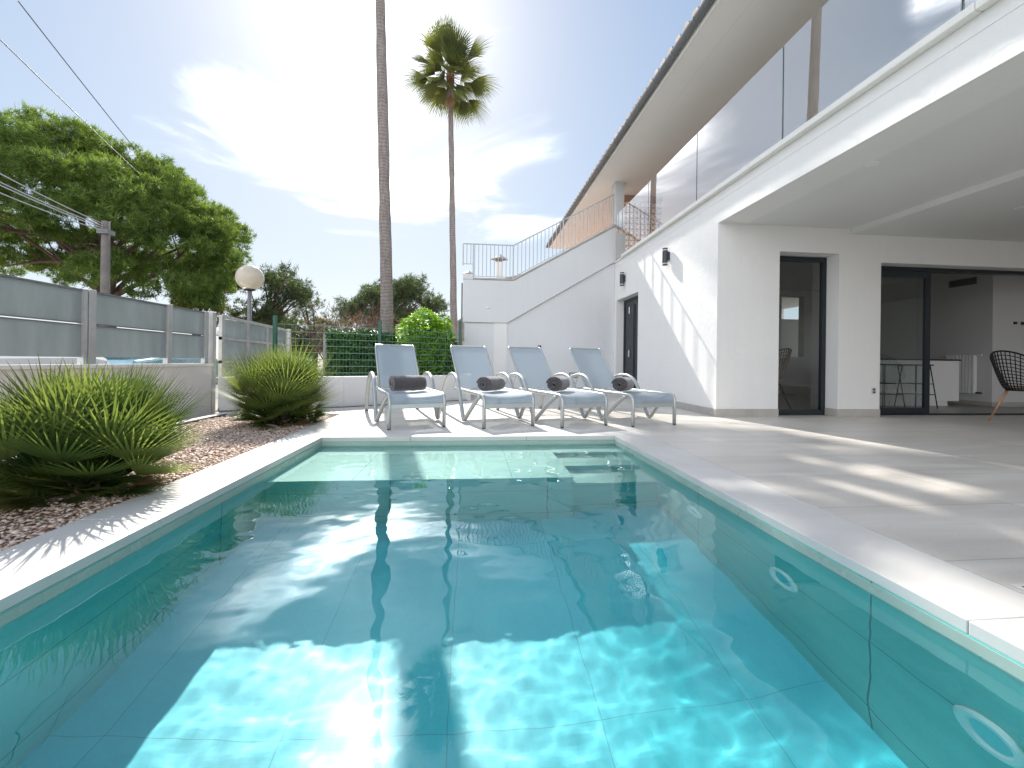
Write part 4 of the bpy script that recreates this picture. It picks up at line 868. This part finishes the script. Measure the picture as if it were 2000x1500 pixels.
hd = empty('ivy_hedge', (-2.6, 9.5, -.14)); tag(hd, 'clipped dark green ivy hedge with sunlit yellow green top behind the mesh fence', 'hedge')
P, N = [], []
for i in range(6500):
    x = g.uniform(-.62, .85); z = g.uniform(0, 1.52) ** 1.0; y = g.uniform(-.12, .06); P.append((x, y + .04 * math.sin(x * 9) * math.sin(z * 7), z)); N.append((0, -1, .35))
for i in range(2000):
    x = g.uniform(-.64, .85); P.append((x, g.uniform(-.1, .6), 1.5 + .06 * math.sin(x * 7) + g.gauss(0, .045))); N.append((0, -.3, 1))
leaves('foliage', P, N, .06, ivy_leaf, hd, 4, 1.3); MB().box(-.58, .8, .1, .55, 0, 1.46).build('branches', simple('hedge_shade', (.012, .02, .01), .95), hd)  # solid dark core box; shade between the leaves is put into its colour
ol = empty('green_shrub', (-1.15, 9.75, -.14)); tag(ol, 'bright yellow green leafy shrub between the two palm trunks', 'shrub'); P, N = [], []
lum = [(g.uniform(-.5, .5), g.uniform(-.35, .35), g.uniform(.3, 1.85), g.uniform(.2, .4)) for _ in range(50)]
for x, y, z, s_ in lum:
    for k_ in range(int(1500 * s_ * s_)):
        v_ = Vector((g.gauss(0, 1), g.gauss(0, 1), g.gauss(0, 1))).normalized(); P.append((x + v_.x * s_, y + v_.y * s_, z + v_.z * s_)); N.append(tuple(v_ * .5 + Vector((0, 0, .5))))
leaves('foliage', P, N, .055, shrub_leaf, ol, 5, 3.2); mb = MB()
for i in range(14): limb(mb, (g.uniform(-.2, .2), 0, 0), (g.uniform(-.5, .5), g.uniform(-.3, .3), g.uniform(1, 1.8)), .02, .006, .05, 5, i)
mb.build('branches', trunkpine, ol)
hb = empty('dark_shrub', (-.55, 9.9, -.14)); tag(hb, 'dark green shrub low between the thin palm and the staircase corner', 'shrub'); P, N = [], []
for i in range(3600):
    v_ = Vector((g.gauss(0, 1), g.gauss(0, 1), g.gauss(0, 1))).normalized(); q = g.uniform(.8, 1); P.append((v_.x * .36 * q, v_.y * .3 * q, .75 + v_.z * .78 * q)); N.append(tuple(v_))
leaves('foliage', P, N, .06, ivy_leaf, hb, 6, 1.6)
# ------------------------------------------------------------------ STREET THINGS
lp = empty('street_lamp', (-4.87, 9.5, -.14)); tag(lp, 'globe street lamp on a grey post behind the driveway gate', 'street lamp')
MB().tube([(0, 0, 0), (0, 0, 2.44)], .042, 12).build('post', pole_m, lp, True); MB().lathe([(.05, 0), (.11, .02), (.11, .045), (.06, .05)], (0, 0, 2.40), 18).build('collar', black_m, lp, 2)
gl_ = MB(); prof = [(max(.001, .275 * math.cos(a)), .275 * math.sin(a)) for a in [R(-66 + 156 * i / 16) for i in range(17)]]; gl_.lathe(prof, (0, 0, 2.69), 28).build('globe', globe_m, lp, True)
up_ = empty('utility_pole', (-9.82, 12, -.14)); tag(up_, 'grey utility pole standing in front of the big pine trunk', 'pole'); MB().tube([(0, 0, 0), (0, 0, 4.55)], [.115, .09], 12).build('shaft', simple('weathered_pole', (.17, .15, .135), .85, 0, .2, 4, .3, 30), up_, True); MB().box(-.13, .13, -.13, .13, 4.2, 4.32).build('collar', pole_m, up_)
def ray_pt(d, k_): return Vector((d[0] * k_, d[1] * k_, .78 + d[2] * k_))
def cable(a, b_, sag, r_, label, grp, m=pole_m):
    a, b_ = Vector(a), Vector(b_); pts = [a.lerp(b_, i / 24) + Vector((0, 0, -sag * 4 * (i / 24) * (1 - i / 24))) for i in range(25)]
    o = MB().tube(pts, r_, 5).build('overhead_cable', m); tag(o, label, 'cable', grp)
wirem = simple('pale_cable', (.45, .45, .46), .6, 0, .1, 4)
A = Vector((-9.82, 11.9, 4.32))
for i, (dz, lb) in enumerate(((.58, 'overhead cable, topmost of the bundle running from the grey utility pole'), (.47, 'overhead cable second from the top of the utility pole bundle'), (.40, 'overhead cable in the middle of the utility pole bundle'), (.33, 'overhead cable, lowest of the bundle running from the utility pole'))):
    cable(A + Vector((0, 0, -.06 * i)), Vector((-9.6, 5.6, 4.72 + dz - .12 * i)), .18 + .05 * (i % 2), .014, lb, 'cables from the utility pole', wirem)
cable((-9.8, 9.8, 8.4), (-12.6, 19.8, 7.1), .1, .013, 'thin wire, the higher of two crossing the upper left sky', 'wires crossing the sky', pole_m)
cable((-9.2, 8.8, 6.95), (-13.0, 21.2, 6.9), .1, .012, 'thin wire, the lower of two crossing the upper left sky', 'wires crossing the sky', pole_m)
def car(loc, rz, m, label):
    c = empty('parked_car', loc, rz); tag(c, label, 'car', 'cars parked in the street')
    body = [(-2.1, .30), (-2.1, .72), (-1.95, .84), (-1.0, .93), (1.5, .96), (2.0, .90), (2.12, .6), (2.1, .30)]
    MB().prism(body, -.85, .85, XZ).build('body', m, c, bevel=.07)
    cab = [(-1.05, .90), (-.45, 1.36), (.95, 1.40), (1.75, .95)]
    MB().prism(cab, -.74, .74, XZ).build('cabin', m, c, bevel=.08)
    for s_ in (-1, 1): MB().prism([(-.85, .95), (-.38, 1.30), (.88, 1.33), (1.45, .97)], s_ * .742, s_ * .752, XZ).build('side_window', carglass, c)
    MB().add([(-1.06, -.62, .95), (-1.06, .62, .95), (-.49, .58, 1.33), (-.49, -.58, 1.33)], [(0, 1, 2, 3)]).build('windscreen', carglass, c)
    for sx in (-1.3, 1.3):
        for sy in (-1, 1):
            mb = MB().lathe([(.15, -.1), (.31, -.1), (.33, -.05), (.33, .05), (.31, .1), (.15, .1)], n=22); mb.v = [(sx + v[0], sy * .78 + v[2], .33 + v[1]) for v in mb.v]; wh = mb.build('wheel', rubber, c, 2)
            mb = MB().lathe([(.02, -.08), (.2, -.07), (.21, .07), (.02, .08)], n=18); mb.v = [(sx + v[0], sy * .80 + v[2], .33 + v[1]) for v in mb.v]; mb.build('rim', chrome, wh, 2)
    for sy in (-1, 1): MB().box(-2.13, -2.06, sy * .58 - .16, sy * .58 + .16, .62, .74).build('headlight', white_paint, c, bevel=.02)
car((-7.6, 6.6, -.132), R(98), carwhite, 'white car parked in the street behind the frosted panel fence'); car((-8.6, 11.8, -.132), R(98), carblue, 'pale blue car parked behind the gap between fence and gate')
# neighbouring houses
nh = empty('neighbour_house', (.2, 26, -.14)); tag(nh, 'neighbour house with pale clay roof glimpsed right of the thin palm', 'house')
MB().box(-2.2, 4, 0, 5, 0, 2.55).build('wall', pinkwall, nh); MB().prism([(-2.6, 2.3), (4.4, 2.3), (4.4, 5.2), (2.5, 5.4), (-.1, 4.2)], -.4, 5.4, XZ).build('roof', roof_m, nh)
MB().box(-1.9, -1.4, -.03, -.001, 1.0, 2.0).build('window', carglass, nh)
ch = empty('neighbour_house', (1.4, 15.5, -.14)); tag(ch, 'tiled roof with a capped chimney peeping over the staircase railing', 'house')
MB().box(-.9, 5, 0, 4, 0, 3.75).build('wall', plaster, ch); MB().prism([(-1.1, 3.78), (5.2, 3.78), (5.2, 4.2), (.9, 4.35)], -.3, 4.2, XZ).build('roof', roof_m, ch)
MB().box(-.53, -.27, .2, .46, 3.78, 4.75).build('chimney', plaster, ch)
MB().lathe([(.34, 0), (.34, .03), (.03, .22)], (-.4, .33, 4.86), 4).build('chimney_cap', concrete_m, ch)
mb = MB()
for sx in (-1, 1):
    for sy in (-1, 1): mb.box(-.4 + sx * .1 - .02, -.4 + sx * .1 + .02, .33 + sy * .1 - .02, .33 + sy * .1 + .02, 4.75, 4.86)
mb.build('cap_support', roof_m, ch)
print('verts', sum(len(m.vertices) for m in bpy.data.meshes))
